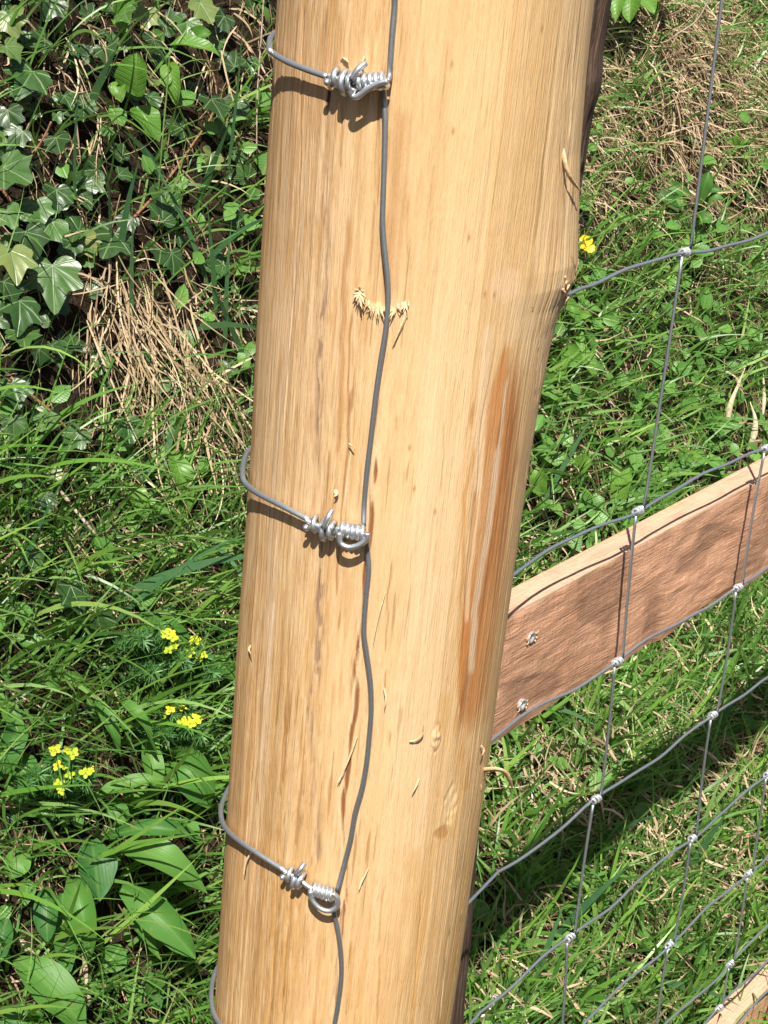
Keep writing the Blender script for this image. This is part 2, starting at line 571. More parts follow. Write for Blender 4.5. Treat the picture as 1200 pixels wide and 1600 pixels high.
def surf(px, py, off=0.0):
    r = ray(px, py)
    a = r[0] ** 2 + r[1] ** 2
    b = -2 * (r[0] * PC[0] + r[1] * PC[1])
    c = PC @ PC - (PR + off) ** 2
    disc = b * b - 4 * a * c
    t = (-b - math.sqrt(max(disc, 0))) / (2 * a)
    return CAM + t * r


def surf_n(P):
    v = np.array([P[0] - PC[0], P[1] - PC[1], 0.0])
    return v / np.linalg.norm(v)


def line_on_post(pts):
    """photo polyline -> arrays of height (ascending) and arc position"""
    L = sorted([(z, p * PR) for p, z in (post_phi_z(*q) for q in pts)])
    return np.array([a for a, _ in L]), np.array([b for _, b in L])


ph = np.concatenate([np.linspace(-np.pi, -1.75, 26)[:-1], np.linspace(-1.75, 1.75, 620), np.linspace(1.75, np.pi, 26)[1:-1]])
ZT, ZB = 0.0 + H + 0.30, H - 1.55
zz = np.concatenate([np.linspace(ZB, H - 0.66, 40)[:-1], np.linspace(H - 0.66, H - 0.02, 800), np.linspace(H - 0.02, ZT, 60)[1:]])
PHI, ZZ = np.meshgrid(ph, zz)
ARC = PHI * PR
hgt = np.zeros_like(PHI)
# swelling where a branch stood, on the right side
rows = [(0, 1.6), (130, 2.3), (250, 3.8), (360, 6.6), (425, 8.7), (455, 8.2), (490, 5.0), (530, 3.0), (570, 2.0), (660, 0.7), (760, 0.0), (1250, 0.0), (1420, -1.3), (1600, -3.0), (1800, -3.0)]
rz = np.array([post_phi_z(880 - 0.1 * y, y)[1] for y, _ in rows])[::-1]
rv = np.array([v for _, v in rows])[::-1] / 1000.0
hgt += np.interp(ZZ, rz, rv) * np.exp(-((PHI - 1.45) / 0.50) ** 2)
# planed facets left by the peeling blade
nb = 17
edges = np.sort(np.linspace(-np.pi, np.pi, nb, endpoint=False) + rng.uniform(-0.10, 0.10, nb))
wphi = PHI + 0.07 * (vnoise(ZZ * 4.0, PHI * 1.5, 11) - 0.5) + 0.03 * (vnoise(ZZ * 17, PHI * 3, 12) - 0.5)
E2 = np.concatenate([edges - 2 * np.pi, edges, edges + 2 * np.pi])
k = np.searchsorted(E2, wphi)
lo, hi = E2[k - 1], E2[np.minimum(k, len(E2) - 1)]
tt = (2 * wphi - lo - hi) / (hi - lo)
sag = PR * (1 - np.cos((hi - lo) / 2))
gate = sstep(0.25, 0.7, vnoise(ZZ * 5 + k * 7.3, k * 1.7 + ZZ * 0, 13))
hgt -= (1 - tt ** 2) * sag * 0.42 * gate
# long fibres standing proud or torn out
hgt += 0.00022 * (vnoise(ARC * 420, ZZ * 9, 14) - 0.5) + 0.00016 * (vnoise(ARC * 1100, ZZ * 22, 15) - 0.5)
hgt += 0.0006 * (vnoise(ARC * 60, ZZ * 7, 16) - 0.5)
hgt += 0.0014 * (vnoise(ARC * 22, ZZ * 11, 17) - 0.5)

# pigment
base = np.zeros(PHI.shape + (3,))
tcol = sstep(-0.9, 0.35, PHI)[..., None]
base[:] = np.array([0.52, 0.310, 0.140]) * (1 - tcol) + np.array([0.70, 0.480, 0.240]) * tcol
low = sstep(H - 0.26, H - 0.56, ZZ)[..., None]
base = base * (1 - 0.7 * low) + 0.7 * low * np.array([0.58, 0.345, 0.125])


def paint(mask, c):
    global base
    m = np.clip(mask, 0, 1)[..., None]
    base = base * (1 - m) + np.asarray(c) * m


def streak(fu, fv, seed, a, b):
    return sstep(a, b, vnoise(ARC * fu, ZZ * fv, seed) * 0.65 + vnoise(ARC * fu * 2.3, ZZ * fv * 2.1, seed + 50) * 0.35)


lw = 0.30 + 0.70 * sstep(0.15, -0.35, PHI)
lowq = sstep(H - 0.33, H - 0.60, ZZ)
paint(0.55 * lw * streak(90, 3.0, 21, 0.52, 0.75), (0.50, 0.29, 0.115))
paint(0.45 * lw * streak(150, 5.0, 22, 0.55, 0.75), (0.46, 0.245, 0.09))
paint(0.50 * streak(110, 3.5, 23, 0.55, 0.72), (0.70, 0.51, 0.29))
paint(0.40 * lw * streak(40, 9.0, 24, 0.50, 0.75), (0.66, 0.44, 0.19))
paint(0.35 * streak(14, 7.0, 29, 0.45, 0.75), (0.72, 0.52, 0.30))
paint(0.55 * lowq * streak(420, 16, 30, 0.50, 0.68), (0.50, 0.27, 0.085))
band = vnoise(k * 3.7 + 0.5, ZZ * 2.2 + k * 5.1, 57)
paint(0.45 * sstep(0.55, 0.8, band), (0.74, 0.53, 0.300))
paint(0.35 * sstep(0.45, 0.2, band), (0.56, 0.335, 0.125))
lft = sstep(-0.2, -0.8, PHI)
paint(0.35 * lft * streak(500, 9, 25, 0.5, 0.7), (0.38, 0.205, 0.075))
paint(0.45 * lft * streak(260, 4, 26, 0.60, 0.75), (0.64, 0.45, 0.26))
paint(0.42 * lw * streak(700, 60, 18, 0.52, 0.70), (0.47, 0.25, 0.085))
paint(0.35 * lw * streak(800, 70, 19, 0.55, 0.72), (0.76, 0.56, 0.32))
paint(0.55 * streak(760, 34, 27, 0.72, 0.82) * streak(30, 4, 28, 0.50, 0.65), (0.30, 0.14, 0.04))


def strip(pts, wpx, soft=0.5, wob=0.0, seed=1):
    wob = wob * 1.0
    """mask along a polyline drawn down the post; width in photo pixels"""
    za, aa = line_on_post(pts)
    w = np.interp(ZZ, za, np.interp(za, za, np.full(len(za), 1.0))) * (wpx if np.isscalar(wpx) else 1)
    cen = np.interp(ZZ, za, aa) + wob * (vnoise(ZZ * 110, ZZ * 0 + seed, seed) - 0.5) + wob * 2 * (vnoise(ZZ * 30, ZZ * 0 + seed, seed + 9) - 0.5)
    wm = w * 0.000262
    d = np.abs(ARC - cen)
    endm = sstep(za[0], za[0] + 0.006, ZZ) * sstep(za[-1], za[-1] - 0.006, ZZ)
    return (1 - sstep(wm * 0.5 * (1 - soft), wm * 0.5 * (1 + soft), d)) * endm


# red-brown staining with pale bands down the right side
za1, aa1 = line_on_post([(790, 545), (762, 640), (748, 760), (730, 900), (722, 1000), (722, 1080), (728, 1165)])
za2, aa2 = line_on_post([(812, 545), (806, 650), (803, 760), (786, 900), (772, 1000), (760, 1080), (733, 1165)])
lo_ = np.interp(ZZ, za1, aa1) - 0.0016; hi_ = np.interp(ZZ, za2, aa2)
rag = 0.0035 * (vnoise(ARC * 300, ZZ * 14, 31) - 0.5) + 0.003 * (vnoise(ARC * 900, ZZ * 60, 39) - 0.5)
zin = sstep(za1[0], za1[0] + 0.02, ZZ) * sstep(za1[-1] + 0.01, za1[-1] - 0.03, ZZ + 0.05 * (vnoise(ARC * 260, ZZ * 4, 32) - 0.5))
stain = sstep(lo_ - 0.001, lo_ + 0.0014, ARC + rag) * sstep(hi_ + 0.003, hi_ - 0.003, ARC + rag) * zin
paint(0.55 * strip([(818, 560), (812, 660), (800, 780), (780, 920), (765, 1040), (748, 1150)], 95, 0.95, 0.002, 66) * (0.5 + 0.5 * streak(200, 6, 67, 0.3, 0.6)), (0.52, 0.300, 0.125))
paint(0.92 * stain * (0.62 + 0.38 * streak(420, 7, 33, 0.36, 0.60)), (0.44, 0.185, 0.060))
paint(0.55 * stain * streak(520, 12, 40, 0.52, 0.68), (0.50, 0.205, 0.055))
paint(0.55 * stain * streak(380, 14, 34, 0.55, 0.7), (0.24, 0.09, 0.03))
paint(0.85 * strip([(796, 580), (786, 640), (779, 700), (770, 760)], 7, 0.5, 0.0008, 3), (0.64, 0.46, 0.29))
paint(0.85 * strip([(779, 690), (772, 760), (762, 830), (752, 890), (744, 960), (738, 1060)], 15, 0.4, 0.0010, 3), (0.64, 0.46, 0.29))
paint(0.85 * strip([(752, 740), (744, 820), (736, 900), (730, 980)], 8, 0.4, 0.0006, 4), (0.70, 0.49, 0.27))
paint(0.8 * strip([(764, 500), (757, 600), (752, 690), (746, 780)], 19, 0.3, 0.0005, 4), (0.70, 0.50, 0.29))
paint(0.7 * strip([(738, 560), (735, 630), (733, 680)], 12, 0.9, 0.003, 5) * streak(300, 30, 35, 0.4, 0.6), (0.44, 0.20, 0.05))
paint(0.6 * strip([(735, 690), (731, 780), (724, 900), (718, 1000), (716, 1100)], 7, 0.8, 0.002, 6), (0.52, 0.24, 0.055))
paint(0.55 * strip([(726, 1090), (722, 1130), (728, 1190), (734, 1240)], 20, 0.9, 0.004, 64) * streak(420, 20, 65, 0.35, 0.6), (0.50, 0.23, 0.06))
paint(0.75 * strip([(800, 420), (812, 470), (805, 520), (795, 550)], 46, 0.8, 0.004, 7), (0.70, 0.50, 0.27))
paint(0.5 * strip([(845, 330), (850, 370), (838, 420), (820, 470)], 40, 0.9, 0.004, 8) * streak(260, 9, 36, 0.35, 0.6), (0.48, 0.265, 0.095))
paint(0.5 * strip([(690, 1080), (700, 1180), (720, 1230), (700, 1300), (680, 1330)], 34, 0.9, 0.004, 9) * streak(200, 12, 37, 0.3, 0.6), (0.56, 0.32, 0.10))
paint(0.45 * strip([(642, 1320), (640, 1400), (655, 1500), (640, 1590)], 50, 0.9, 0.005, 10) * streak(260, 10, 38, 0.35, 0.6), (0.55, 0.31, 0.095))
# brown stripes near the upright wire and to its left
paint(0.65 * strip([(622, 160), (620, 260), (618, 350), (615, 420), (612, 470)], 24, 0.7, 0.0016, 41) * (0.5 + 0.5 * streak(420, 9, 42, 0.4, 0.6)), (0.47, 0.25, 0.10))
paint(0.65 * strip([(545, 330), (538, 420), (534, 520), (531, 640), (527, 720)], 9, 0.7, 0.0012, 43), (0.44, 0.225, 0.085))
paint(0.55 * strip([(585, 90), (580, 200), (575, 330), (566, 440)], 16, 0.8, 0.001, 44), (0.66, 0.46, 0.23))
paint(0.5 * strip([(470, 0), (462, 120), (452, 280), (446, 400)], 14, 0.8, 0.001, 45), (0.43, 0.24, 0.10))
paint(0.6 * strip([(425, 930), (415, 1040), (408, 1150), (403, 1260)], 7, 0.6, 0.0006, 46), (0.74, 0.58, 0.40))
paint(0.5 * strip([(470, 330), (440, 600), (425, 760), (412, 1000)], 10, 0.7, 0.001, 47), (0.62, 0.46, 0.30))
# grey torn fibre line left of the wire
tear_pts = [(514, 120), (511, 200), (508, 300), (506, 420), (503, 540), (500, 680), (503, 770), (497, 900), (492, 1010), (488, 1100), (489, 1160), (492, 1230), (494, 1320), (490, 1360)]
tear = strip(tear_pts, 12, 0.8, 0.0016, 51) * streak(1100, 120, 52, 0.44, 0.60) * (0.35 + 0.65 * sstep(0.35, 0.55, vnoise(ZZ * 26, ZZ * 0, 58)))
paint(0.85 * tear, (0.25, 0.15, 0.09))
paint(0.20 * strip(tear_pts, 16, 0.9, 0.0016, 51), (0.47, 0.33, 0.21))
paint(strip([(518, 120), (515, 150), (511, 180)], 6, 0.6, 0.0006, 53), (0.06, 0.028, 0.012))
hgt -= 0.0004 * tear
paint(0.7 * strip([(438 * 1.0 + 70, 0), (508, 60), (505, 110)], 5, 0.6, 0.001, 54) * streak(700, 40, 55, 0.35, 0.6), (0.28, 0.16, 0.08))
# reddish seam running down beside and under the upright wire
seam_pts = [(590, 690), (582, 760), (576, 860), (573, 920), (569, 980), (564, 1030), (559, 1080), (552, 1130), (545, 1170), (540, 1215), (536, 1270), (535, 1330), (538, 1400), (532, 1480), (527, 1540), (522, 1600)]
seam = strip(seam_pts, 6.5, 0.5, 0.0013, 61) * sstep(0.26, 0.42, vnoise(ZZ * 130 + ARC * 900, ARC * 500, 62))
paint(0.9 * seam, (0.22, 0.065, 0.02))
paint(0.55 * strip([(p[0] - 5, p[1]) for p in seam_pts], 5, 0.7, 0.0013, 63), (0.72, 0.53, 0.32))
hgt -= 0.0008 * seam
ridge = strip([(p[0] - 6, p[1]) for p in seam_pts], 9, 0.9, 0.0013, 61)
hgt += 0.0003 * ridge
# blade marks: long low steps
for pts, amt in (([(548, 480), (545, 560), (540, 700), (528, 800)], 0.0005), ([(770, 560), (752, 660), (745, 760), (730, 880), (722, 1020)], 0.0006),
                 ([(868, 330), (858, 420), (846, 520), (836, 640), (815, 780)], 0.0007), ([(612, 870), (603, 960), (602, 1090), (596, 1200)], 0.0005),
                 ([(890, 60), (880, 150), (872, 260), (868, 330)], 0.0007), ([(735, 1260), (722, 1350), (700, 1480), (690, 1600)], 0.0005),
                 ([(404, 1240), (398, 1330), (385, 1440), (372, 1600)], 0.0004), ([(590, 0), (585, 120), (576, 260), (566, 440)], 0.0004)):
    za, aa = line_on_post(pts)
    cen = np.interp(ZZ, za, aa) + 0.0006 * (vnoise(ZZ * 60, ZZ * 0, 71) - 0.5)
    endm = sstep(za[0] - 0.01, za[0] + 0.02, ZZ) * sstep(za[-1] + 0.01, za[-1] - 0.02, ZZ)
    s = sstep(cen - 0.0004, cen + 0.0004, ARC) * np.exp(-np.maximum(ARC - cen, 0) / 0.006)
    hgt -= amt * s * endm


def spot(px, py, wx, wy):
    p, z = post_phi_z(px, py)
    return ((ARC - p * PR) / (wx * 0.000262)) ** 2 + ((ZZ - z) / (wy * 0.000285)) ** 2


# fine drying cracks and lifted fibres, long and thin
for i, (pts, w, c, a) in enumerate((([(869, 215), (868, 262), (866, 312)], 3.0, (0.26, 0.11, 0.035), 0.9), ([(862, 345), (865, 385), (871, 436)], 3.2, (0.30, 0.12, 0.035), 0.9),
        ([(862, 345), (852, 420), (843, 500), (836, 640), (822, 760)], 4.0, (0.78, 0.60, 0.36), 0.8), ([(858, 360), (848, 430), (839, 505), (832, 640)], 2.2, (0.42, 0.22, 0.08), 0.7),
        ([(886, 60), (880, 150), (874, 210)], 5.0, (0.52, 0.29, 0.12), 0.7), ([(898, 20), (890, 120), (882, 230)], 4.0, (0.76, 0.58, 0.36), 0.6),
        ([(548, 480), (545, 560), (541, 700), (530, 800), (524, 980)], 3.0, (0.34, 0.16, 0.06), 0.8), ([(553, 480), (550, 560), (546, 700), (535, 800)], 3.0, (0.76, 0.57, 0.34), 0.7),
        ([(612, 870), (604, 930), (603, 1000), (600, 1090)], 2.6, (0.42, 0.20, 0.07), 0.7), ([(636, 300), (634, 420), (626, 560), (618, 690)], 2.6, (0.48, 0.26, 0.10), 0.6),
        ([(478, 0), (472, 130), (466, 300), (455, 480), (440, 700)], 3.0, (0.40, 0.21, 0.085), 0.65), ([(458, 420), (450, 560), (436, 760), (424, 930)], 2.6, (0.74, 0.56, 0.35), 0.7),
        ([(540, 60), (536, 150), (530, 300)], 3.0, (0.38, 0.19, 0.075), 0.6), ([(600, 30), (594, 140), (585, 300), (574, 450)], 3.0, (0.36, 0.18, 0.07), 0.6),
        ([(452, 900), (446, 1060), (436, 1220), (430, 1400), (420, 1590)], 3.0, (0.46, 0.24, 0.08), 0.7), ([(400, 1000), (394, 1150), (384, 1330), (374, 1500)], 2.6, (0.44, 0.24, 0.09), 0.6),
        ([(600, 1380), (596, 1480), (590, 1600)], 3.0, (0.46, 0.23, 0.07), 0.6), ([(660, 1340), (655, 1450), (650, 1580)], 3.0, (0.48, 0.25, 0.08), 0.6),
        ([(725, 1250), (716, 1350), (702, 1480), (692, 1600)], 3.6, (0.78, 0.59, 0.34), 0.7), ([(735, 1330), (726, 1430), (716, 1540)], 2.6, (0.36, 0.17, 0.06), 0.6),
        ([(700, 560), (694, 700), (688, 860)], 2.4, (0.52, 0.30, 0.12), 0.55), ([(660, 60), (655, 200), (648, 330)], 2.4, (0.56, 0.34, 0.15), 0.5), ([(676, 240), (672, 340), (666, 450)], 2.4, (0.55, 0.33, 0.14), 0.5))):
    mk_ = strip(pts, w, 0.6, 0.0007, 300 + i) * sstep(0.22, 0.42, vnoise(ZZ * 60, ARC * 40 + i * 3.1, 330 + i))
    paint(a * mk_, c)
    hgt += (0.00025 if c[0] > 0.7 else -0.00035) * mk_
# little knot, ragged scar, specks
d = spot(683, 1152, 8, 20)
d = d + 1.3 * (vnoise(ARC * 700, ZZ * 420, 86) - 0.5)
paint(0.6 * np.exp(-d * 1.5), (0.66, 0.47, 0.27)); paint(0.6 * np.exp(-(d - 1.2) ** 2 * 6) * sstep(0.35, 0.6, vnoise(ARC * 900, ZZ * 500, 87)), (0.34, 0.17, 0.07))
hgt += 0.0007 * np.exp(-d) - 0.0003 * np.exp(-(d - 1.5) ** 2 * 4)
d = spot(705, 1255, 17, 34) + 1.2 * (vnoise(ARC * 500, ZZ * 300, 81) - 0.5)
paint(0.8 * (1 - sstep(0.7, 1.2, d)), (0.68, 0.49, 0.25)); hgt -= 0.0005 * (1 - sstep(0.2, 1.5, d)) + 0.0007 * (1 - sstep(0.8, 1.8, d)) * (vnoise(ARC * 800, ZZ * 160, 88) - 0.5)
d = spot(690, 1302, 16, 14) + 1.0 * (vnoise(ARC * 500, ZZ * 300, 82) - 0.5)
paint(0.7 * (1 - sstep(0.5, 1.2, d)), (0.42, 0.20, 0.06)); hgt -= 0.0002 * (1 - sstep(0.2, 1.5, d))
d = spot(790, 445, 30, 26)
paint(0.6 * (1 - sstep(0.6, 1.3, d)), (0.70, 0.47, 0.27))
for sx, sy in ((647, 764), (708, 205), (733, 372), (758, 460), (772, 461), (706, 100), (845, 45), (640, 700), (680, 800)):
    paint(0.8 * np.exp(-spot(sx, sy, 2.2, 5)), (0.36, 0.15, 0.04))
d = spot(893, 448, 20, 42) + 1.4 * (vnoise(ARC * 420, ZZ * 260, 83) - 0.5)
m = 1 - sstep(0.6, 1.4, d)
paint(0.7 * m, (0.66, 0.42, 0.24)); hgt += m * 0.0012 * (vnoise(ARC * 700, ZZ * 500, 84) - 0.3)
d = spot(893, 420, 14, 8); paint(0.7 * np.exp(-d * 2), (0.30, 0.13, 0.045))
# torn lip under the cut at mid height
za, aa = line_on_post([(570, 300), (574, 380), (572, 470)])
zc = post_phi_z(600, 482)[1]
lipu = np.exp(-((ARC - post_phi_z(598, 480)[0] * PR) / 0.0085) ** 4)
hgt -= 0.0010 * lipu * sstep(zc - 0.001, zc + 0.001, ZZ + 0.003 * (vnoise(ARC * 600, ZZ * 0, 85) - 0.5)) * np.exp(-np.maximum(ZZ - zc, 0) / 0.03)

RR = PR + hgt
VV = np.stack([PC[0] + RR * np.sin(PHI), PC[1] - RR * np.cos(PHI), ZZ], -1)
npz, npp = PHI.shape
ii = np.arange(npz * npp).reshape(npz, npp)
jj = np.roll(ii, -1, axis=1)
quads = np.stack([ii[:-1], jj[:-1], jj[1:], ii[1:]], -1).reshape(-1, 4)
UV = np.stack([ARC, ZZ], -1).reshape(-1, 2)
post = empty('fence_post', (PC[0], PC[1], float(ground_z(0, PD))))
tag(post, 'peeled pale wooden fence post wound with wire in the middle of the picture', 'fence post')
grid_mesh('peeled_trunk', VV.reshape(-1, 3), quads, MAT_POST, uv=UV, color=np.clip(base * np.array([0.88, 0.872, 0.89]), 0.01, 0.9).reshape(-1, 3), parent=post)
mb = MB()                                                    # sawn top of the post
kk = 64
an = np.arange(kk) * 2 * np.pi / kk
ring = np.stack([PC[0] + (PR + 0.001) * np.sin(an), PC[1] - (PR + 0.001) * np.cos(an), np.full(kk, ZT + 0.001)], -1)
mb.add(np.vstack([ring, ring * [1, 1, 1] + [0, 0, 0.004], [[PC[0], PC[1], ZT + 0.006]]]),
       [(i, (i + 1) % kk, kk + (i + 1) % kk, kk + i) for i in range(kk)] + [(kk + i, kk + (i + 1) % kk, 2 * kk) for i in range(kk)])
mb.build('sawn_top', MAT_CHIP, post)

# splinters, chips and curled shavings: each one a piece of the post


def splinter(pts, w, off=0.0008, lift=0.002, name='splinter', thick=0.0005):
    P = [surf(x, y, off + lift * i / max(1, len(pts) - 1)) for i, (x, y) in enumerate(pts)]
    P = smooth_path(P, 4)
    ww = np.interp(np.linspace(0, 1, len(P)), [0, 0.3, 1], [w * 0.7, w, w * 0.15])
    m = MB()
    m.ribbon(P, ww, np.cross(surf_n(P[0]), [0, 0, 1.0]), thick)
    return m.build(name, MAT_CHIP, post, smooth=False)


for i in range(26):                                          # fringe along the torn lip
    x0 = 574 + i * 2.5 + random.uniform(-4, 4)
    y0 = 476 + 9 * math.sin(i / 25 * math.pi) + random.uniform(-4, 4)
    splinter([(x0, y0 - 4), (x0 + random.uniform(-2, 2), y0 + 3), (x0 + random.uniform(-5, 5), y0 + random.uniform(4, 15))], random.uniform(0.0004, 0.0012), 0.0001, random.uniform(0.0004, 0.0024))
for dx, dy in ((-2, 10), (-9, 9), (7, 18), (1, 15), (5, 4), (-4, 3), (10, 8), (-11, 3), (-8, -6), (-3, 20), (2, 22), (6, 12), (9, -3), (-6, 14), (0, -10), (4, 26)):   # pale tuft at its left end
    splinter([(562, 452), (562 + dx * 0.5, 456 + dy * 0.5), (562 + dx, 457 + dy)], random.uniform(0.0006, 0.0015), 0.0003, random.uniform(0.001, 0.003))
splinter([(636, 480), (628, 505), (616, 535)], 0.0011, 0.0004, 0.0012)
splinter([(636, 492), (622, 524), (613, 541)], 0.0005, 0.0002, 0.0004)
for pts, w in (([(602, 925), (592, 960), (583, 1005)], 0.0006), ([(600, 1075), (603, 1090), (601, 1105)], 0.0008), ([(640, 1158), (652, 1156), (661, 1146), (662, 1132)], 0.0010),
               ([(655, 1215), (650, 1228), (645, 1238)], 0.0010), ([(558, 1150), (545, 1185), (530, 1222)], 0.0009), ([(538, 1205), (533, 1214), (527, 1222)], 0.0010),
               ([(392, 1332), (384, 1348), (381, 1366)], 0.0009), ([(391, 1008), (389, 1015), (392, 1022)], 0.0011), ([(567, 1370), (563, 1382), (561, 1390)], 0.0011),
               ([(576, 1355), (570, 1368), (566, 1378)], 0.0007), ([(872, 310), (876, 312), (880, 308)], 0.0007),
               
               ([(826, 488), (831, 485), (833, 478)], 0.0008), ([(545, 693), (550, 697), (554, 699)], 0.0006), ([(752, 1165), (756, 1172), (753, 1180)], 0.0010),
               ([(524, 765), (526, 772), (522, 776)], 0.0018), ([(534, 96), (540, 92), (545, 98)], 0.0018), ([(570, 88), (567, 96), (569, 102)], 0.0009)):
    splinter(pts, w)
for i in range(7):                                            # frayed knuckle on the swelling
    y0 = 420 + i * 9
    x0 = 880 + random.uniform(-3, 3)
    splinter([(x0, y0), (x0 + random.uniform(2, 7), y0 + 5), (x0 + random.uniform(1, 8), y0 + 14)], random.uniform(0.0014, 0.003), 0.0055 - 0.0006 * abs(i - 2), 0.0025)


def shaving(pix, Y, w, side, name='curled_shaving'):
    P = smooth_path([at_y(x, y, Y + dy) for x, y, dy in pix], 6)
    m = MB()
    n_ = len(P)
    ww = np.interp(np.linspace(0, 1, n_), [0, 0.15, 0.8, 1], [w * 0.8, w, w * 0.8, w * 0.15])
    m.ribbon(P, ww, side, 0.0005)
    return m.build(name, MAT_CHIP, post)


shaving([(736, 1208, 0.0), (752, 1204, -0.004), (768, 1202, -0.007), (782, 1203, -0.009), (791, 1209, -0.007), (797, 1220, -0.004), (801, 1232, 0.0)], 0.668, 0.0030, (0.2, -0.5, 0.85))
shaving([(742, 1212, 0.0), (748, 1222, -0.002), (752, 1236, -0.001)], 0.664, 0.0022, (0.9, -0.3, 0.1))
shaving([(869, 214, 0.004), (875, 224, -0.003), (881, 244, -0.006), (886, 266, -0.006), (895, 284, -0.003), (908, 299, 0.004)], 0.660, 0.0020, (0.9, -0.3, 0.2))

# ------------------------------------------------------------------ weathered post behind the rail
OC = np.array([0.0475, 1.145]); ORAD = 0.066
zz2 = np.linspace(-0.15, H + 0.35, 150)
ph2 = np.linspace(-np.pi, np.pi, 97)[:-1]
P2, Z2 = np.meshgrid(ph2, zz2)
r2 = ORAD + 0.002 * (vnoise(P2 * 9, Z2 * 4, 91) - 0.5) + 0.002 * (vnoise(P2 * 22, Z2 * 12, 92) - 0.5)
r2 += 0.003 * np.exp(-((Z2 - (H - 0.145)) / 0.012) ** 2) * (0.5 + 0.5 * np.cos(P2 - 1.6))
lean = np.interp(Z2 - H, [-1.5, -0.95, -0.84, -0.74, -0.60, -0.37, -0.28, -0.20, -0.09, 0.4], [-0.002, -0.0030, -0.0068, -0.0115, -0.0135, -0.0130, -0.001, 0.0005, 0.004, 0.006])
V2 = np.stack([OC[0] + lean + r2 * np.sin(P2), OC[1] - r2 * np.cos(P2), Z2], -1)
n1_, n2_ = P2.shape
ii = np.arange(n1_ * n2_).reshape(n1_, n2_); jj = np.roll(ii, -1, 1)
q2 = np.stack([ii[:-1], jj[:-1], jj[1:], ii[1:]], -1).reshape(-1, 4)
oldp = grid_mesh('weathered_post', V2.reshape(-1, 3), q2, MAT_BARK, uv=np.stack([P2 * ORAD, Z2], -1).reshape(-1, 2))
tag(oldp, 'dark weathered bark covered post half hidden behind the pale peeled post', 'fence post')

# ------------------------------------------------------------------ rails
def fence_pt(s, z, g=0.0):
    """point at distance s along the fence, g metres behind the mesh"""
    p = DD * s + NN * (FOFF - g)
    return np.array([p[0], p[1], H + z])


def rail(name, s0, s1, zt0, zt1, hh, g0, th, seed):
    """sawn board as one shell; waney lower edge"""
    ns = 260
    S = np.linspace(s0, s1, ns)
    ztop = np.interp(S, [s0, s1], [zt0, zt1])
    zbot = ztop - hh + 0.010 * (vnoise(S * 9, S * 0, seed) - 0.5) + 0.006 * (vnoise(S * 27, S * 0, seed + 1) - 0.5)
    prof = []          # (g, zfrac, uv v)
    nf, nt = 46, 10
    for i in range(nf + 1):
        prof.append((0.0, 1 - i / nf, 0))          # front, top to bottom
    for i in range(1, nt + 1):
        prof.append((th * i / nt, 0.0, 1))
    for i in range(1, 9):
        prof.append((th, i / 8, 2))
    for i in range(1, nt):
        prof.append((th * (1 - i / nt), 1.0, 3))
    npf = len(prof)
    V = np.zeros((npf, ns, 3)); U = np.zeros((npf, ns, 2)); Cc = np.zeros((npf, ns, 3))
    vv = 0
    for i, (g, f, kind) in enumerate(prof):
        z = zbot + (ztop - zbot) * f
        gg = np.full(ns, g)
        if kind == 0:
            gg = gg + 0.0014 * (0.5 - vnoise(S * 40, z * 90 + 3, seed + 2)) + 0.0012 * (0.5 - vnoise(S * 130, z * 260, seed + 3))
            edge = np.exp(-(1 - f) * 22) + np.exp(-f * 14) * 1.6
            gg = gg + 0.0012 * edge
            deep = sstep(0.60, 0.78, vnoise(S * 26, z * 34 + S * 9, seed + 4))
            gg = gg + 0.0012 * deep
        if kind == 3:
            z = z + 0.0008 * (vnoise(S * 60, np.full(ns, g * 300), seed + 5) - 0.5)
        P = (DD[None] * S[:, None] + NN[None] * (FOFF - g0 - gg)[:, None])
        V[i, :, :2] = P; V[i, :, 2] = H + z
        vv += 0 if i == 0 else abs(prof[i][0] - prof[i - 1][0]) + abs(prof[i][1] - prof[i - 1][1]) * hh
        U[i, :, 0] = S; U[i, :, 1] = vv
        front = np.array([0.64, 0.355, 0.215]); top = np.array([0.68, 0.435, 0.29])
        cc = front if kind in (0, 1, 2) else top
        Cc[i] = cc
        if kind == 0:
            rich = vnoise(S * 12, z * 40 + 9, seed + 6)[:, None]
            Cc[i] = front * (0.90 + 0.20 * rich)
            recessed = sstep(0.60, 0.78, vnoise(S * 26, z * 34 + S * 9, seed + 4))[:, None]
            Cc[i] = Cc[i] * (1 - 0.30 * recessed)  # darker in the recessed patches of the face
            if f > 0.985: Cc[i] = top * 0.9
    ii = np.arange(npf * ns).reshape(npf, ns); jj = np.roll(ii, -1, 0)
    q = np.stack([ii[:, :-1], jj[:, :-1], jj[:, 1:], ii[:, 1:]], -1).reshape(-1, 4)
    me_q = q
    o = grid_mesh('board', V.reshape(-1, 3), me_q, MAT_BOARD, uv=U.reshape(-1, 2), color=Cc.reshape(-1, 3) * 0.84, smooth=True)
    # end grain caps
    root = empty(name, fence_pt((s0 + s1) / 2, zt0 - hh, g0 + th / 2))
    o.parent = root; o.location = -root.location
    for c in (0, ns - 1):
        m = MB()
        ring_ = V[:, c, :]
        cen = ring_.mean(0)
        dirv = np.array([DD[0], DD[1], 0]) * (0.0012 if c else -0.0012)
        fr = [(i, (i + 1) % npf, npf) for i in range(npf)]
        m.add(np.vstack([ring_ + dirv * 0.2, [cen + dirv]]), fr)
        m.build('end_grain', MAT_CHIP, root, smooth=False)
    try:
        o.data.set_sharp_from_angle(angle=math.radians(40))
    except Exception:
        pass
    return root


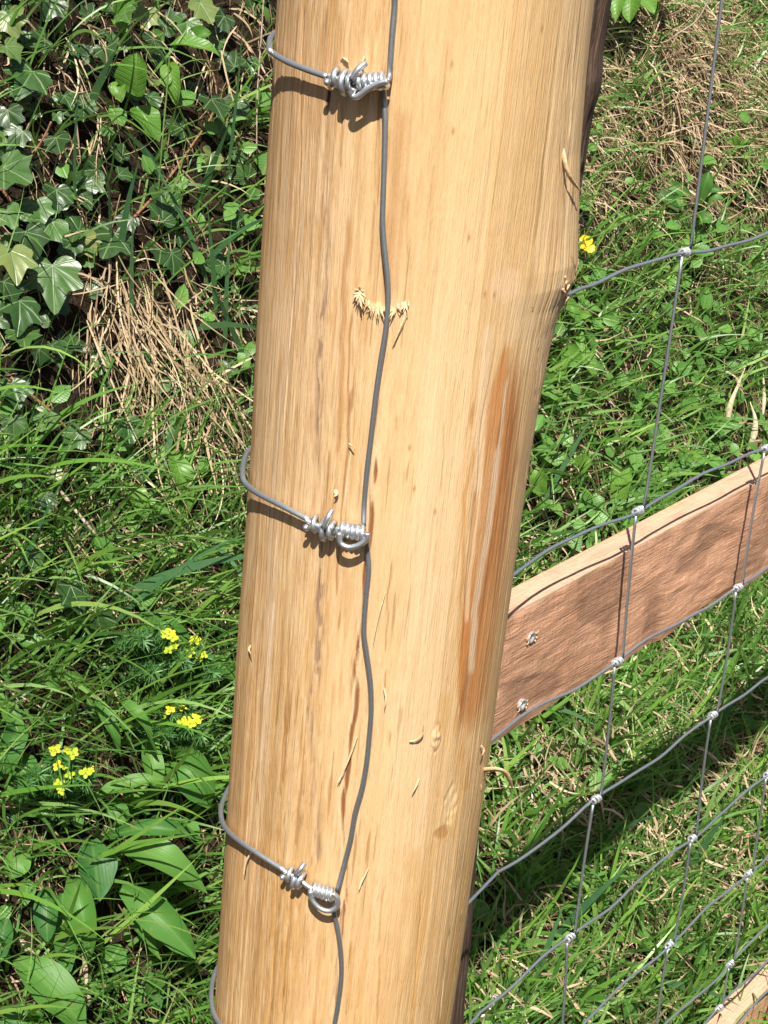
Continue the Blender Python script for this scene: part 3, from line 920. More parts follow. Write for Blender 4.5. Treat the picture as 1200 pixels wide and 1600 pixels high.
r1 = rail('rail', 0.872, 2.5, -0.4985, -0.478, 0.107, 0.014, 0.026, 201)
tag(r1, 'upper reddish sawn wooden rail with two screws running right from the post', 'fence rail')
r2_ = rail('rail', 0.872, 2.5, -1.222, -1.205, 0.105, 0.014, 0.028, 231)
tag(r2_, 'lower wooden rail just above the grass in the bottom right corner', 'fence rail')


def screw(px, py, root):
    r = ray(px, py)
    s = (FOFF - 0.0135) / (r[:2] @ NN)
    P = CAM + r * s
    n = np.array([NN[0], NN[1], 0]); t = np.array([DD[0], DD[1], 0]); u = np.array([0, 0, 1.0])
    m = MB()
    k = 20
    rings = [(0.0042, -0.002), (0.0047, 0.0006), (0.0044, 0.0012), (0.0026, 0.0008), (0.0022, -0.0006), (0.0008, -0.0009)]
    V = []
    for rad, off in rings:
        for j in range(k):
            a = 2 * math.pi * j / k
            rr_ = rad * (1 + (0.22 * math.cos(6 * a) if rad < 0.0025 and rad > 0.001 else 0))
            V.append(P + n * off + t * rr_ * math.cos(a) + u * rr_ * math.sin(a))
    F = [(i * k + j, i * k + (j + 1) % k, (i + 1) * k + (j + 1) % k, (i + 1) * k + j) for i in range(len(rings) - 1) for j in range(k)]
    F.append(tuple((len(rings) - 1) * k + j for j in range(k)))
    m.add(V, F)
    o = m.build('screw', MAT_HINGE, root)
    m2 = MB()
    for a in (2.2, 2.9, 3.6, 5.6, -0.2, 0.4):                      # torn fibres round the head
        d = t * math.cos(a) + u * math.sin(a)
        p0 = P + d * 0.0042 + n * 0.0003
        L = random.uniform(0.002, 0.0045)
        m2.ribbon([p0, p0 + d * L * 0.5 + n * 0.0011, p0 + d * L + n * 0.0006], [0.0016, 0.0012, 0.0003], np.cross(d, n), 0.0004)
    m2.build('torn_fibre', MAT_CHIP, o, smooth=False)


screw(830, 996, r1)
screw(816, 1101, r1)

# ------------------------------------------------------------------ wire mesh
fence = empty('wire_mesh_fence', fence_pt(1.0, -1.3))
tag(fence, 'galvanised wire mesh stretched along the rails and tied round the pale post', 'wire fence')
WR = 0.00125
levels = [-0.070, -0.257, -0.448, -0.578, -0.708, -0.838, -0.957, -1.070, -1.127]
stays = [1.034, 1.239, 1.402, 1.60, 1.80, 2.0, 2.2]
stay_x = lambda s, z: s + 0.012 * 0


def wavy(s, lev):
    return 0.0020 * np.sin(s * 31 + lev * 1.7) + 0.0006 * np.sin(s * 83 + lev * 4.1) + 0.004 * (vnoise(s * 9, np.full_like(s, lev * 3.3), 5) - 0.5)


# front ties as they stand in the photograph
ties = [
    dict(wrap=[(421, 76, 0.0055), (428, 84, 0.0050), (448, 96, 0.0046), (480, 109, 0.0048), (512, 120, 0.0056)], c1=((516, 119), (553, 130)), c2=((556, 128), (603, 126)), tail=[(549, 124), (560, 108), (571, 99)],
         loop=[(553, 138), (550, 148), (558, 151), (575, 139), (592, 130), (606, 127)], off=0.0058),
    dict(wrap=[(379, 742, 0.0035), (386, 758, 0.0036), (405, 772, 0.0036), (440, 790, 0.0036), (484, 813, 0.004)], c1=((482, 815), (522, 831)), c2=((530, 826), (571, 834)), tail=[(505, 824), (513, 808), (519, 797)],
         loop=[(530, 832), (532, 848), (545, 855), (562, 851), (573, 842), (574, 833)], off=0.0048),
    dict(wrap=[(345, 1268, 0.0030), (350, 1290, 0.0034), (366, 1308, 0.0034), (400, 1332, 0.0032), (446, 1361, 0.004)], c1=((446, 1362), (472, 1378)), c2=((487, 1388), (521, 1398)), tail=[(462, 1366), (470, 1357), (476, 1349)],
         loop=[(485, 1392), (487, 1405), (500, 1419), (515, 1423), (527, 1416), (527, 1403), (520, 1396)], off=0.0046),
]


def helix(A, B, r, turns, N, start=0.0, irr=0.0):
    A, B = np.asarray(A), np.asarray(B)
    T = norm(B - A)
    N = norm(N - N.dot(T) * T); Bn = np.cross(T, N)
    m = int(turns * 14)
    t = np.linspace(0, 1, m)
    a = start + t * turns * 2 * np.pi
    rr_ = r * (1 + irr * np.sin(t * 9.0 + start))
    rr_ = np.asarray(rr_)
    return A + (B - A) * t[:, None] + rr_[:, None] * (np.cos(a)[:, None] * N + np.sin(a)[:, None] * Bn)


stay_front = {0: [(617, -60), (617, 0), (613, 50), (610, 95), (609, 116), (606, 128)],
              1: [(598, 128), (600, 150), (602, 185), (601, 240), (599, 300), (598, 350), (602, 400), (606, 440), (606, 480), (602, 520), (594, 570), (587, 620), (580, 680), (573, 740), (569, 790), (568, 822)],
              2: [(572, 838), (574, 860), (576, 890), (572, 930), (569, 970), (569, 995), (574, 1030), (579, 1070), (580, 1110), (577, 1150), (573, 1190), (566, 1230), (555, 1270), (548, 1310), (538, 1350), (527, 1392)],
              3: [(519, 1400), (522, 1425), (529, 1460), (533, 1495), (533, 1530), (528, 1570), (522, 1605), (510, 1680)]}
for k, pts in stay_front.items():
    P = smooth_path([surf(x, y, 0.0016 if 0 < i < len(pts) - 1 else 0.0040) for i, (x, y) in enumerate(pts)], 5)
    m = MB(); m.tube(P, WR * 0.92, 8); m.build('stay_wire', MAT_DULL, fence)
# the upright goes on down the post below the picture
P = smooth_path([surf(510, 1680, 0.0016)] + [np.array([0.0 + 0.01 * math.sin(k * 2.0) - 0.004, PD - PR - 0.0016, H - 0.66 - 0.08 * k]) for k in range(7)], 4)
m = MB(); m.tube(P, WR, 8); m.build('stay_wire', MAT_WIRE, fence)

for li, zl in enumerate(levels):
    # straight run along the fence
    S = np.arange(0.90, 2.5, 0.012)
    w = wavy(S, li)
    run = [fence_pt(s, zl + w[i], 0.0012 * math.sin(s * 40 + li)) for i, s in enumerate(S)]
    if li < 4:
        if li < 3:
            tie = ties[li]
            front = [surf(x, y, o) for x, y, o in tie['wrap']][::-1]      # from the knot to the left edge
        else:
            front = [surf(x, y, o) for x, y, o in ((330, 1562, 0.003), (338, 1592, 0.0042), (360, 1616, 0.0045), (400, 1645, 0.0045))][::-1]
    else:
        zf = zl + 0.01
        front = [np.array([PC[0] + (PR + 0.0035) * math.sin(a), PC[1] - (PR + 0.0035) * math.cos(a), H + zf]) for a in (-0.1, -0.5, -0.9, -1.25)]
    z_l = front[-1][2]
    z_r = run[0][2]
    back = []
    for a, f in ((-1.62, 0.06), (-1.85, 0.12), (-2.03, 0.18)):
        back.append(np.array([PC[0] + (PR + 0.002) * math.sin(a), PC[1] - (PR + 0.002) * math.cos(a), z_l + (z_r - z_l) * f]))
    straight = [back[-1] + (run[0] - back[-1]) * t for t in (0.2, 0.4, 0.6, 0.8)]
    P = smooth_path(front + back, 6)
    P = np.vstack([P, straight, run])
    m = MB(); m.tube(P, WR, 8); m.build('line_wire', MAT_WIRE, fence)

for tie in ties:
    m = MB()
    off = tie['off']
    a0, a1 = [surf(*p, off) for p in tie['c1']]
    b0, b1 = [surf(*p, off) for p in tie['c2']]
    N = surf_n(a0)
    core = smooth_path([a0 - (a1 - a0) * 0.1, a0, a1, b0, b1], 5)
    m.tube(core, WR, 8)
    tr = 2.1 * WR
    m.tube(helix(a0, a1, tr * 1.05, 3.2, N, 0.4, 0.16), WR * 0.93, 8)
    m.tube(helix(a0 * 0.55 + a1 * 0.45, a1 * 0.95 + a0 * 0.05, tr * 1.55, 1.6, N, 2.0, 0.2), WR * 0.93, 8)
    m.tube(helix(b0, b1, tr * 0.95, 5.2, N, 1.2, 0.05), WR * 0.92, 8)
    tl = smooth_path([surf(tie['tail'][0][0], tie['tail'][0][1], off + 0.004), surf(*tie['tail'][1], off + 0.0035), surf(*tie['tail'][2], off + 0.001)], 5)
    m.tube(tl, WR, 8)
    lp = smooth_path([surf(x, y, off + 0.003) for x, y in tie['loop']], 6)
    m.tube(lp, WR, 8)
    o = m.build('wire_tie', MAT_KNOT, fence)

for si, s in enumerate(stays):
    for li in range(len(levels)):
        zt = levels[li]; zb = levels[li + 1] if li + 1 < len(levels) else None
        sl = s + 0.004 * math.sin(si * 3 + li * 2.2)
        wv = float(wavy(np.array([sl]), li)[0])
        # hinge joint: the upright is wrapped round the line wire
        c = fence_pt(sl, zt + wv)
        t = np.array([DD[0], DD[1], 0.0])
        m = MB()
        m.tube(helix(c - t * 0.0048, c + t * 0.0052, 1.95 * WR, 2.6, np.array([NN[0], NN[1], 0.0]), si * 0.7 + li, 0.15), WR, 7)
        m.build('hinge_joint', MAT_HINGE, fence)
        if zb is None: continue
        s2 = s + 0.004 * math.sin(si * 3 + (li + 1) * 2.2)
        wv2 = float(wavy(np.array([s2]), li + 1)[0])
        p0 = fence_pt(sl - 0.006, zt + wv - 0.002, -0.0015); p1 = fence_pt(s2 + 0.005, zb + wv2 + 0.002, -0.0015)
        bow = 0.002 * math.sin(si * 5 + li * 3)
        P = smooth_path([p0, p0 * 0.75 + p1 * 0.25 + t * bow, p0 * 0.5 + p1 * 0.5 + t * bow * 1.3, p0 * 0.25 + p1 * 0.75 + t * bow, p1], 4)
        m = MB(); m.tube(P, WR * 0.97, 7); m.build('stay_wire', MAT_WIRE, fence)
    # upright above the first line wire
    if True:
        top = fence_pt(s + 0.001, 0.20); p1 = fence_pt(s + 0.004 * math.sin(si * 3) + 0.004, levels[0] + 0.002, -0.0015)
        m = MB(); m.tube(smooth_path([top, top * 0.5 + p1 * 0.5, p1], 4), WR * 0.97, 7); m.build('stay_wire', MAT_WIRE, fence)
S = np.arange(0.90, 2.5, 0.02)
m = MB(); m.tube([fence_pt(s, 0.20 + 0.002 * math.sin(s * 50)) for s in S], WR, 7); m.build('line_wire', MAT_WIRE, fence)
P = smooth_path([fence_pt(s, -1.185 + 0.003 * math.sin(s * 55), -0.0) for s in np.arange(0.9, 2.5, 0.02)], 2)
m = MB(); m.tube(P, WR, 7); m.build('line_wire', MAT_WIRE, fence)

# ------------------------------------------------------------------ grasses
def blades(name, base, d0, length, width, droop, mat, nseg=6, curl=0.2, seed=1, label='', clear=0.003, flat=None, lift=None):
    """many strips grown from points: base (n,3), start direction (n,3), length, width, droop (n,)"""
    r = np.random.default_rng(seed)
    n = len(base)
    d = norm(d0)
    P = base.copy()
    side = norm(np.cross(d, norm(r.normal(size=(n, 3)) + np.array([0, -1.2, 0.6]))))
    V = np.zeros((n, nseg + 1, 2, 3), np.float32)
    step = (length / nseg)[:, None]
    kink = r.normal(0, curl, (n, 3))
    for i in range(nseg + 1):
        t = i / nseg
        w = width * (0.55 + 0.45 * np.minimum(1, t * 4)) * np.clip(1 - t ** 2.2, 0.03, 1)
        V[:, i, 0] = P - side * (w / 2)[:, None]
        V[:, i, 1] = P + side * (w / 2)[:, None]
        P = P + d * step
        zmin = ground_z(P[:, 0], P[:, 1]) + clear
        P[:, 2] = np.maximum(P[:, 2], zmin)
        d = norm(d + (np.array([0, 0, -1.0]) * droop[:, None] + kink + r.normal(0, curl * 0.5, (n, 3))) / nseg)
        side = norm(side - (side * d).sum(1, keepdims=True) * d)
    V = V.reshape(-1, 3)
    b = (np.arange(n) * (nseg + 1) * 2)[:, None]
    i = np.arange(nseg)[None] * 2
    q = np.stack([b + i, b + i + 1, b + i + 3, b + i + 2], -1).reshape(-1, 4)
    rnd = np.repeat(np.clip(r.beta(2.2, 2.2, n), 0, 1), (nseg + 1) * 2)
    tt_ = np.tile(np.repeat(np.linspace(0, 1, nseg + 1), 2), n) * np.repeat((r.random(n) < 0.25).astype(float), (nseg + 1) * 2)
    o = grid_mesh(name, V, q, mat, smooth=True, fl={'rnd': rnd, 'tt': tt_})
    tag(o, label, None, None, 'stuff')
    return o


def sample(n, seed, weight):
    """scatter points over the bank; weight(px, py, x, y) keeps a share of them"""
    r = np.random.default_rng(seed)
    x = r.uniform(-0.95, 1.35, n); y = r.uniform(1.05, 3.7, n)
    z = ground_z(x, y)
    P = np.stack([x, y, z], -1)
    px, py, dep = project(P)
    inside = (px > -220) & (px < 1420) & (py > -260) & (py < 1900)
    w = weight(px, py) * np.where(inside, 1.0, 0.30)
    keep = r.random(n) < w
    return P[keep], px[keep], py[keep]


def box(px, py, x0, x1, y0, y1, s=60):
    return sstep(x0 - s, x0 + s, px) * (1 - sstep(x1 - s, x1 + s, px)) * sstep(y0 - s, y0 + s, py) * (1 - sstep(y1 - s, y1 + s, py))


def patch(px, py, f, seed):
    return vnoise(px / f, py / f, seed)


def up_dir(P, lean, seed, down=0.0):
    r = np.random.default_rng(seed)
    n = len(P)
    g = ground_n(P[:, 0], P[:, 1])
    a = r.uniform(0, 2 * np.pi, n)
    h = np.stack([np.cos(a), np.sin(a), np.zeros(n)], -1)
    l = np.abs(r.normal(0, lean, n))[:, None]
    dn = np.stack([g[:, 0], g[:, 1], -0.7 * np.hypot(g[:, 0], g[:, 1])], -1)
    return norm(np.array([0, 0, 0.75]) + 0.35 * g + h * l + dn * down)


LEFT, RIGHT = 400, 720

# litter and thatch lying on the soil
def w_litter(px, py):
    w = 0.6 + 0 * px
    w = w + 0.3 * box(px, py, 880, 1500, -300, 330)
    w = w * (1 - 0.45 * box(px, py, -300, 400, -300, 560))
    return np.clip(w, 0, 1)
P, px, py = sample(52000, 31, w_litter)
r = np.random.default_rng(32)
n = len(P)
a = r.uniform(0, 2 * np.pi, n)
g = ground_n(P[:, 0], P[:, 1])
tang = norm(np.cross(g, np.stack([np.cos(a), np.sin(a), 0 * a], -1)))
blades('dead_litter', P + g * r.uniform(0.0, 0.02, n)[:, None], tang + g * r.uniform(-0.1, 0.35, n)[:, None], r.uniform(0.015, 0.07, n), r.uniform(0.0008, 0.0028, n), r.uniform(0.2, 0.9, n), MAT_LITTER, 3, 0.5, 33, 'brown dead grass litter covering the soil of the bank')

# straw on the upper right and in hanging tufts on the left
def w_straw(px, py):
    w = 0.10 + 0 * px
    w = np.maximum(w, 1.0 * box(px, py, 860, 1230, -300, 330) * sstep(0.15, 0.42, patch(px, py, 90, 41)))
    w = np.maximum(w, 0.75 * box(px, py, 1100, 1500, -300, 330) * sstep(0.35, 0.6, patch(px, py, 90, 41)))
    w = np.maximum(w, 0.30 * box(px, py, 740, 1500, 330, 900) * sstep(0.4, 0.65, patch(px, py, 70, 42)))
    w = np.maximum(w, 0.80 * box(px, py, 700, 1500, 850, 2000) * sstep(0.28, 0.55, patch(px, py, 80, 43)))
    w = np.maximum(w, 0.85 * box(px, py, 60, 400, 800, 960, 40))
    w = np.maximum(w, 0.45 * box(px, py, 120, 400, 380, 900) * sstep(0.35, 0.6, patch(px, py, 80, 44)))
    w = np.maximum(w, 0.16 * box(px, py, 60, 420, -200, 400))
    return np.clip(w, 0, 1)
P, px, py = sample(90000, 45, w_straw)
n = len(P); r = np.random.default_rng(46)
d = up_dir(P, 0.9, 47, 0.9) + r.normal(0, 0.45, (n, 3)) - np.array([0, 0, 0.5])
blades('dry_grass', P, d, r.uniform(0.03, 0.105, n), r.uniform(0.0012, 0.0036, n), r.uniform(0.2, 1.8, n), MAT_STRAW, 5, 0.8, 48, 'dry straw coloured grass hanging down the bank')

# hanging bunches on the left
bp, bd, bl = [], [], []
for (cx, cy, sp, cnt, L, tilt) in ((165, 445, 22, 60, 0.16, 0.05), (200, 470, 30, 70, 0.20, 0.12), (240, 455, 26, 60, 0.20, 0.16), (150, 430, 15, 30, 0.12, -0.02), (300, 590, 20, 46, 0.17, 0.16), (285, 575, 14, 30, 0.20, 0.06), (335, 640, 18, 26, 0.12, 0.22), (230, 560, 26, 30, 0.17, 0.12), (395, 60, 10, 14, 0.16, -0.02), (130, 120, 30, 30, 0.09, 0.02), (120, 60, 40, 30, 0.08, 0.05), (330, 40, 40, 34, 0.09, 0.02)):
    for _ in range(int(cnt * 0.62)):
        h = hit(cx + random.gauss(0, sp * 1.25), cy + random.uniform(-25, 110))
        g1 = ground_n(np.array(h[0]), np.array(h[1]))
        bp.append(h + g1 * random.uniform(0.01, 0.05))
        bd.append(g1 * random.uniform(0.0, 0.5) + np.array([tilt + random.gauss(0, 0.36), -0.5, -0.85 + random.gauss(0, 0.3)]))
        bl.append(L * random.uniform(0.3, 1.25))
bp, bd, bl = np.array(bp), np.array(bd), np.array(bl)
r = np.random.default_rng(52)
blades('dry_grass', bp, bd, bl, r.uniform(0.0013, 0.0036, len(bp)), r.uniform(0.0, 0.9, len(bp)), MAT_STRAW, 8, 0.55, 53, 'bunches of long dry straw hanging over the bank left of the post', clear=0.012)

# green turf and meadow grass
def w_turf(px, py):
    w = 0.12 + 0 * px
    w = np.maximum(w, 0.95 * box(px, py, 690, 1600, 800, 2100) * (0.22 + 0.78 * sstep(0.32, 0.55, patch(px, py, 95, 61))))
    w = np.maximum(w, 0.60 * box(px, py, 760, 1600, 330, 850) * (0.4 + 0.6 * sstep(0.3, 0.55, patch(px, py, 80, 62))))
    w = np.maximum(w, 0.38 * box(px, py, 860, 1160, -300, 330) * sstep(0.35, 0.6, patch(px, py, 70, 63)))
    w = np.maximum(w, 0.55 * box(px, py, 1120, 1600, -300, 330))
    w = np.maximum(w, 0.42 * box(px, py, 250, 420, 180, 700))
    w = w * (1 - 0.65 * box(px, py, -300, 330, -300, 560))
    w = w * (1 - 0.55 * box(px, py, 80, 400, 800, 960, 40)) * np.where(px < 560, 0.35 + 0.65 * sstep(0.35, 0.6, patch(px, py, 60, 69)), 1.0)
    w = np.maximum(w, 0.75 * box(px, py, -300, 430, 700, 1300))
    w = np.maximum(w, 0.50 * box(px, py, -300, 430, 1250, 2000))
    w = np.maximum(w, 0.12 * box(px, py, -300, 300, -300, 430))
    return np.clip(w, 0, 1)
P, px, py = sample(84000, 64, w_turf)
n = len(P); r = np.random.default_rng(65)
right = px > 640
upper = py < 430
L = np.where(right, r.uniform(0.05, 0.14, n), r.uniform(0.06, 0.20, n)) * np.where(upper & right, 0.8, 1.0)
W = np.where(right & (py > 800), r.uniform(0.0022, 0.0062, n), r.uniform(0.0018, 0.0046, n))
W = W * np.where(r.random(n) < 0.12, 1.6, 1.0)
blades('grass', P, up_dir(P, 0.75, 66, 0.25), L, W, r.uniform(0.0, 1.5, n), MAT_GRASS, 7, 0.40, 67, 'green grass growing over the bank and beneath the rails')

def w_pale(px, py):
    return np.clip(0.9 * box(px, py, 690, 1600, 880, 2100) * (0.35 + 0.65 * sstep(0.35, 0.6, patch(px, py, 110, 161))) + 0.25 * box(px, py, 780, 1600, 330, 880), 0, 1)
P, px, py = sample(20000, 164, w_pale)
n = len(P); r = np.random.default_rng(165)
blades('pale_grass', P, up_dir(P, 0.9, 166, 0.2), r.uniform(0.06, 0.16, n), r.uniform(0.0026, 0.0072, n), r.uniform(0.0, 1.0, n), MAT_FRESH, 7, 0.45, 167, 'paler broad turf blades mixed into the grass under the rails')
P, px, py = sample(44000, 174, lambda a, b: np.clip(0.8 * box(a, b, 690, 1600, 880, 2100) * sstep(0.30, 0.55, patch(a, b, 85, 171)), 0, 1))
n = len(P); r = np.random.default_rng(175)
a = r.uniform(0, 2 * np.pi, n); g = ground_n(P[:, 0], P[:, 1])
tang = norm(np.cross(g, np.stack([np.cos(a), np.sin(a), 0 * a], -1)))
blades('dry_thatch', P + g * r.uniform(0.02, 0.075, n)[:, None], tang + g * r.uniform(-0.15, 0.35, n)[:, None], r.uniform(0.02, 0.06, n), r.uniform(0.0014, 0.0040, n), r.uniform(0.1, 0.6, n), MAT_STRAW, 4, 0.6, 176, 'bleached dead blades lying through the turf at lower right')

# long fine meadow blades at lower left, sweeping up to the right
def w_long(px, py):
    return (0.25 + 0.75 * sstep(0.38, 0.6, patch(px, py, 70, 70))) * (1 - 0.75 * box(px, py, 90, 400, 800, 960, 40)) * np.clip(0.9 * box(px, py, -200, 330, 850, 1250) + 0.5 * box(px, py, -200, 130, 600, 900) + 0.75 * box(px, py, -100, 420, 1200, 1750) + 0.22 * box(px, py, 300, 430, 150, 700), 0, 1)
P, px, py = sample(15000, 71, w_long)
n = len(P); r = np.random.default_rng(72)
d = up_dir(P, 0.35, 73, 0.3) + np.array([0.45, -0.25, 0.2]) * r.uniform(0, 1.2, n)[:, None]
blades('long_grass', P, d, r.uniform(0.08, 0.26, n), r.uniform(0.0022, 0.0078, n), r.uniform(0.0, 1.2, n), MAT_FRESH, 8, 0.16, 74, 'long arching green grass on the left of the post')

# a few broad bluish blades
bp, bd, bl, bw = [], [], [], []
for (x0, y0, x1, y1, wpx) in ((95, 260, 55, -20, 7), (110, 330, 80, 140, 7), (165, 420, 150, 240, 14), (178, 440, 172, 250, 12), (200, 520, 175, 340, 9), (340, 330, 362, 40, 8), (300, 330, 345, 185, 12), (310, 420, 400, 300, 12),
                          (320, 460, 230, 250, 10), (330, 500, 300, 330, 9), (345, 560, 330, 360, 10), (270, 640, 240, 740, 13), (375, 570, 300, 450, 9), (160, 950, 400, 790, 16), (250, 900, 385, 840, 12), (290, 820, 395, 930, 9),
                          (150, 1000, 330, 780, 10), (60, 1010, 110, 760, 9), (30, 900, 25, 640, 9), (0, 980, 60, 700, 9), (300, 520, 410, 490, 11), (255, 300, 175, 200, 14), (225, 330, 270, 250, 15), (130, 190, 150, 60, 13),
                          (840, 790, 905, 640, 10), (1100, 1180, 1160, 1050, 12), (900, 1340, 1010, 1250, 12), (860, 1470, 960, 1350, 13), (1000, 1540, 1150, 1530, 13), (1060, 1380, 1130, 1260, 11), (800, 1100, 940, 1130, 10), (820, 1560, 870, 1420, 12)):
    A = hit(x0, y0); g1 = ground_n(np.array(A[0]), np.array(A[1])); A = A + g1 * 0.01
    dist = np.linalg.norm(A - CAM)
    B = CAM + ray(x1, y1) * (dist - 0.05)
    bp.append(A); bd.append((B - A) + g1 * 0.04); bl.append(np.linalg.norm(B - A) * 1.1); bw.append(wpx / FPX * dist)
blades('broad_grass', np.array(bp), np.array(bd), np.array(bl), np.array(bw), np.full(len(bp), 0.5), MAT_BLUE, 10, 0.12, 82, 'scattered broad bluish grass blades on the bank')

# ------------------------------------------------------------------ small ground leaves
def cover(name, P, size, seed, mat, label):
    r = np.random.default_rng(seed)
    n = len(P)
    g = ground_n(P[:, 0], P[:, 1])
    base_ = P + g * r.uniform(0.008, 0.045, n)[:, None]
    nrm_ = norm(g * 0.8 + r.normal(0, 0.45, (n, 3)) + np.array([0, -0.35, 0.5]))
    a = norm(np.cross(nrm_, r.normal(size=(n, 3))))
    b = np.cross(nrm_, a)
    prof = [(0.0, 0.06), (0.2, 0.36), (0.45, 0.50), (0.72, 0.36), (1.0, 0.03)]
    V = np.zeros((n, 5, 3, 3), np.float32); U = np.zeros((n, 5, 3, 2), np.float32)
    asp = r.uniform(0.55, 0.95, n)
    for i, (t, w) in enumerate(prof):
        cen = base_ + a * (t * size)[:, None] + nrm_ * (-0.22 * size * (t - 0.3) ** 2)[:, None]
        for j, s in enumerate((-1, 0, 1)):
            V[:, i, j] = cen + b * (s * w * size * asp)[:, None] + nrm_ * (abs(s) * 0.10 * size * w * 2)[:, None]
            U[:, i, j, 0] = s * w; U[:, i, j, 1] = t
    q = []
    bidx = (np.arange(n) * 15)[:, None, None]
    loc = np.array([[i * 3 + j, i * 3 + j + 1, (i + 1) * 3 + j + 1, (i + 1) * 3 + j] for i in range(4) for j in range(2)])
    q = (bidx + loc[None]).reshape(-1, 4)
    rnd = np.repeat(r.beta(2, 2, n), 15)
    o = grid_mesh(name, V.reshape(-1, 3), q, mat, uv=U.reshape(-1, 2), fl={'rnd': rnd})
    tag(o, label, None, None, 'stuff')


def w_cover(px, py):
    w = 0.04 + 0 * px
    w = np.maximum(w, 0.95 * box(px, py, 780, 1600, 340, 860) * sstep(0.3, 0.55, patch(px, py, 75, 91)))
    w = np.maximum(w, 0.35 * box(px, py, 960, 1600, 260, 360))
    w = np.maximum(w, 0.14 * box(px, py, 700, 1600, 860, 2000))
    w = np.maximum(w, 0.20 * box(px, py, -300, 430, 600, 2000))
    w = np.maximum(w, 0.30 * box(px, py, 230, 430, 150, 620))
    return np.clip(w, 0, 1)
P, px, py = sample(17000, 92, w_cover)
cover('ground_cover', P, np.random.default_rng(93).uniform(0.014, 0.040, len(P)), 94, MAT_COVER, 'small green ground leaves spread through the grass')

# ------------------------------------------------------------------ leaves as single parts
def frame_on(P, nrm_, tipdir):
    n_ = norm(nrm_); t = norm(tipdir - np.dot(tipdir, n_) * n_)
    return np.stack([np.cross(t, n_), t, n_], 1)          # columns: x, y(tip), z(normal)


def ivy_mesh(variant):
    out = [(0.0, -0.02), (0.12, -0.16), (0.32, -0.20), (0.50, -0.08), (0.60, 0.06), (0.53, 0.20), (0.48, 0.28), (0.58, 0.44), (0.58, 0.56), (0.42, 0.60), (0.28, 0.68), (0.15, 0.88), (0.0, 1.00)]
    rr_ = random.Random(variant)
    R = [(x * (1 + rr_.uniform(-0.1, 0.1)), y * (1 + rr_.uniform(-0.08, 0.08))) for x, y in out]
    Lh = [(-x * (1 + rr_.uniform(-0.1, 0.1)), y * (1 + rr_.uniform(-0.08, 0.08))) for x, y in out[1:-1]][::-1]
    ctl = R + Lh
    ring_ = [tuple(p) for p in smooth_path([ctl[-1]] + ctl + [ctl[0], ctl[1]], 2)[2:2 + 2 * len(ctl)]]
    n = len(ring_)
    pts = [(0.0, 0.02)] + [(x * 0.55, 0.01 + y * 0.55) for x, y in ring_] + ring_
    V = []
    for x, y in pts:
        rad = math.hypot(x, y)
        ang = math.atan2(abs(x), y)
        fold = 0.10 * abs(math.sin(ang * 2.0 + 0.3)) * rad
        z = 0.06 * rr_.uniform(-0.6, 1) * rad + (0.02 + 0.07 * variant) * abs(x) - (0.16 + 0.14 * (variant % 3)) * max(0, rad - 0.35) ** 1.5 + fold + 0.06 * (variant - 2) * x * y
        V.append((x, y, z))
    F = [(0, 1 + i, 1 + (i + 1) % n) for i in range(n)]
    F += [(1 + i, 1 + n + i, 1 + n + (i + 1) % n, 1 + (i + 1) % n) for i in range(n)]
    me = bpy.data.meshes.new('ivy_leaf')
    me.from_pydata(V, [], F)
    uvl = me.uv_layers.new(name='UVMap')
    for lp in me.loops:
        uvl.data[lp.index].uv = pts[lp.vertex_index]
    me.shade_smooth()
    me.materials.append(MAT_IVY)
    return me


IVY = [ivy_mesh(v) for v in range(5)]


def place_leaf(name, me, root, P, nrm_, tip, size, label=None):
    o = bpy.data.objects.new(name, me)
    col.objects.link(o)
    o.parent = root
    Fm = frame_on(P, nrm_, tip) * size
    mm = Matrix.Identity(4)
    for i in range(3):
        for j in range(3):
            mm[i][j] = Fm[i, j]
        mm[i][3] = P[i] - root.location[i]
    o.matrix_local = mm
    if label: o['label'] = label
    return o


def ivy_plant(label, leaves, vine_px, extra=0, region=None, seed=1):
    rr_ = random.Random(seed)
    h0 = hit(*vine_px[0])
    root = empty('ivy_plant', h0)
    tag(root, label, 'ivy', 'ivy growing on the bank')
    m = MB()
    P = smooth_path([hit(x, y) + np.array([0, -0.012, 0.012]) for x, y in vine_px], 5)
    m.tube(P, np.linspace(0.0022, 0.0012, len(P)), 6)
    m.build('vine', MAT_TWIG, root)
    todo = [(x, y, s * 0.9, a, rr_.uniform(0.03, 0.07)) for x, y, s, a in leaves]
    for _ in range(extra):
        x0, x1, y0, y1 = region
        todo.append((rr_.uniform(x0, x1), rr_.uniform(y0, y1), rr_.uniform(24, 50), rr_.uniform(0, 360), rr_.uniform(0.006, 0.035)))
    st = MB(); any_st = False
    for (x, y, s, a, lift) in todo:
        G = hit(x, y)
        dist = np.linalg.norm(G - CAM)
        Q = CAM + ray(x, y) * (dist - lift * 1.3)
        g1 = ground_n(np.array(G[0]), np.array(G[1]))
        nn_ = norm(g1 * 0.6 + np.array([rr_.gauss(0, 0.42), -0.5 + rr_.gauss(0, 0.32), 0.5 + rr_.gauss(0, 0.3)]))
        ar = math.radians(a)
        tip = ROT @ np.array([math.sin(ar), -math.cos(ar), 0.25])      # 0 deg: tip hangs down
        size = s / FPX * dist * rr_.uniform(0.66, 0.88)
        place_leaf('leaf', IVY[rr_.randrange(5)], root, Q, nn_, tip, size)
        st.tube(smooth_path([Q, Q - nn_ * 0.012 - norm(tip) * 0.008, G + g1 * 0.003], 3), 0.0007, 5); any_st = True
    st.build('leaf_stalks', MAT_STEM, root)['kind'] = 'stuff'
    return root


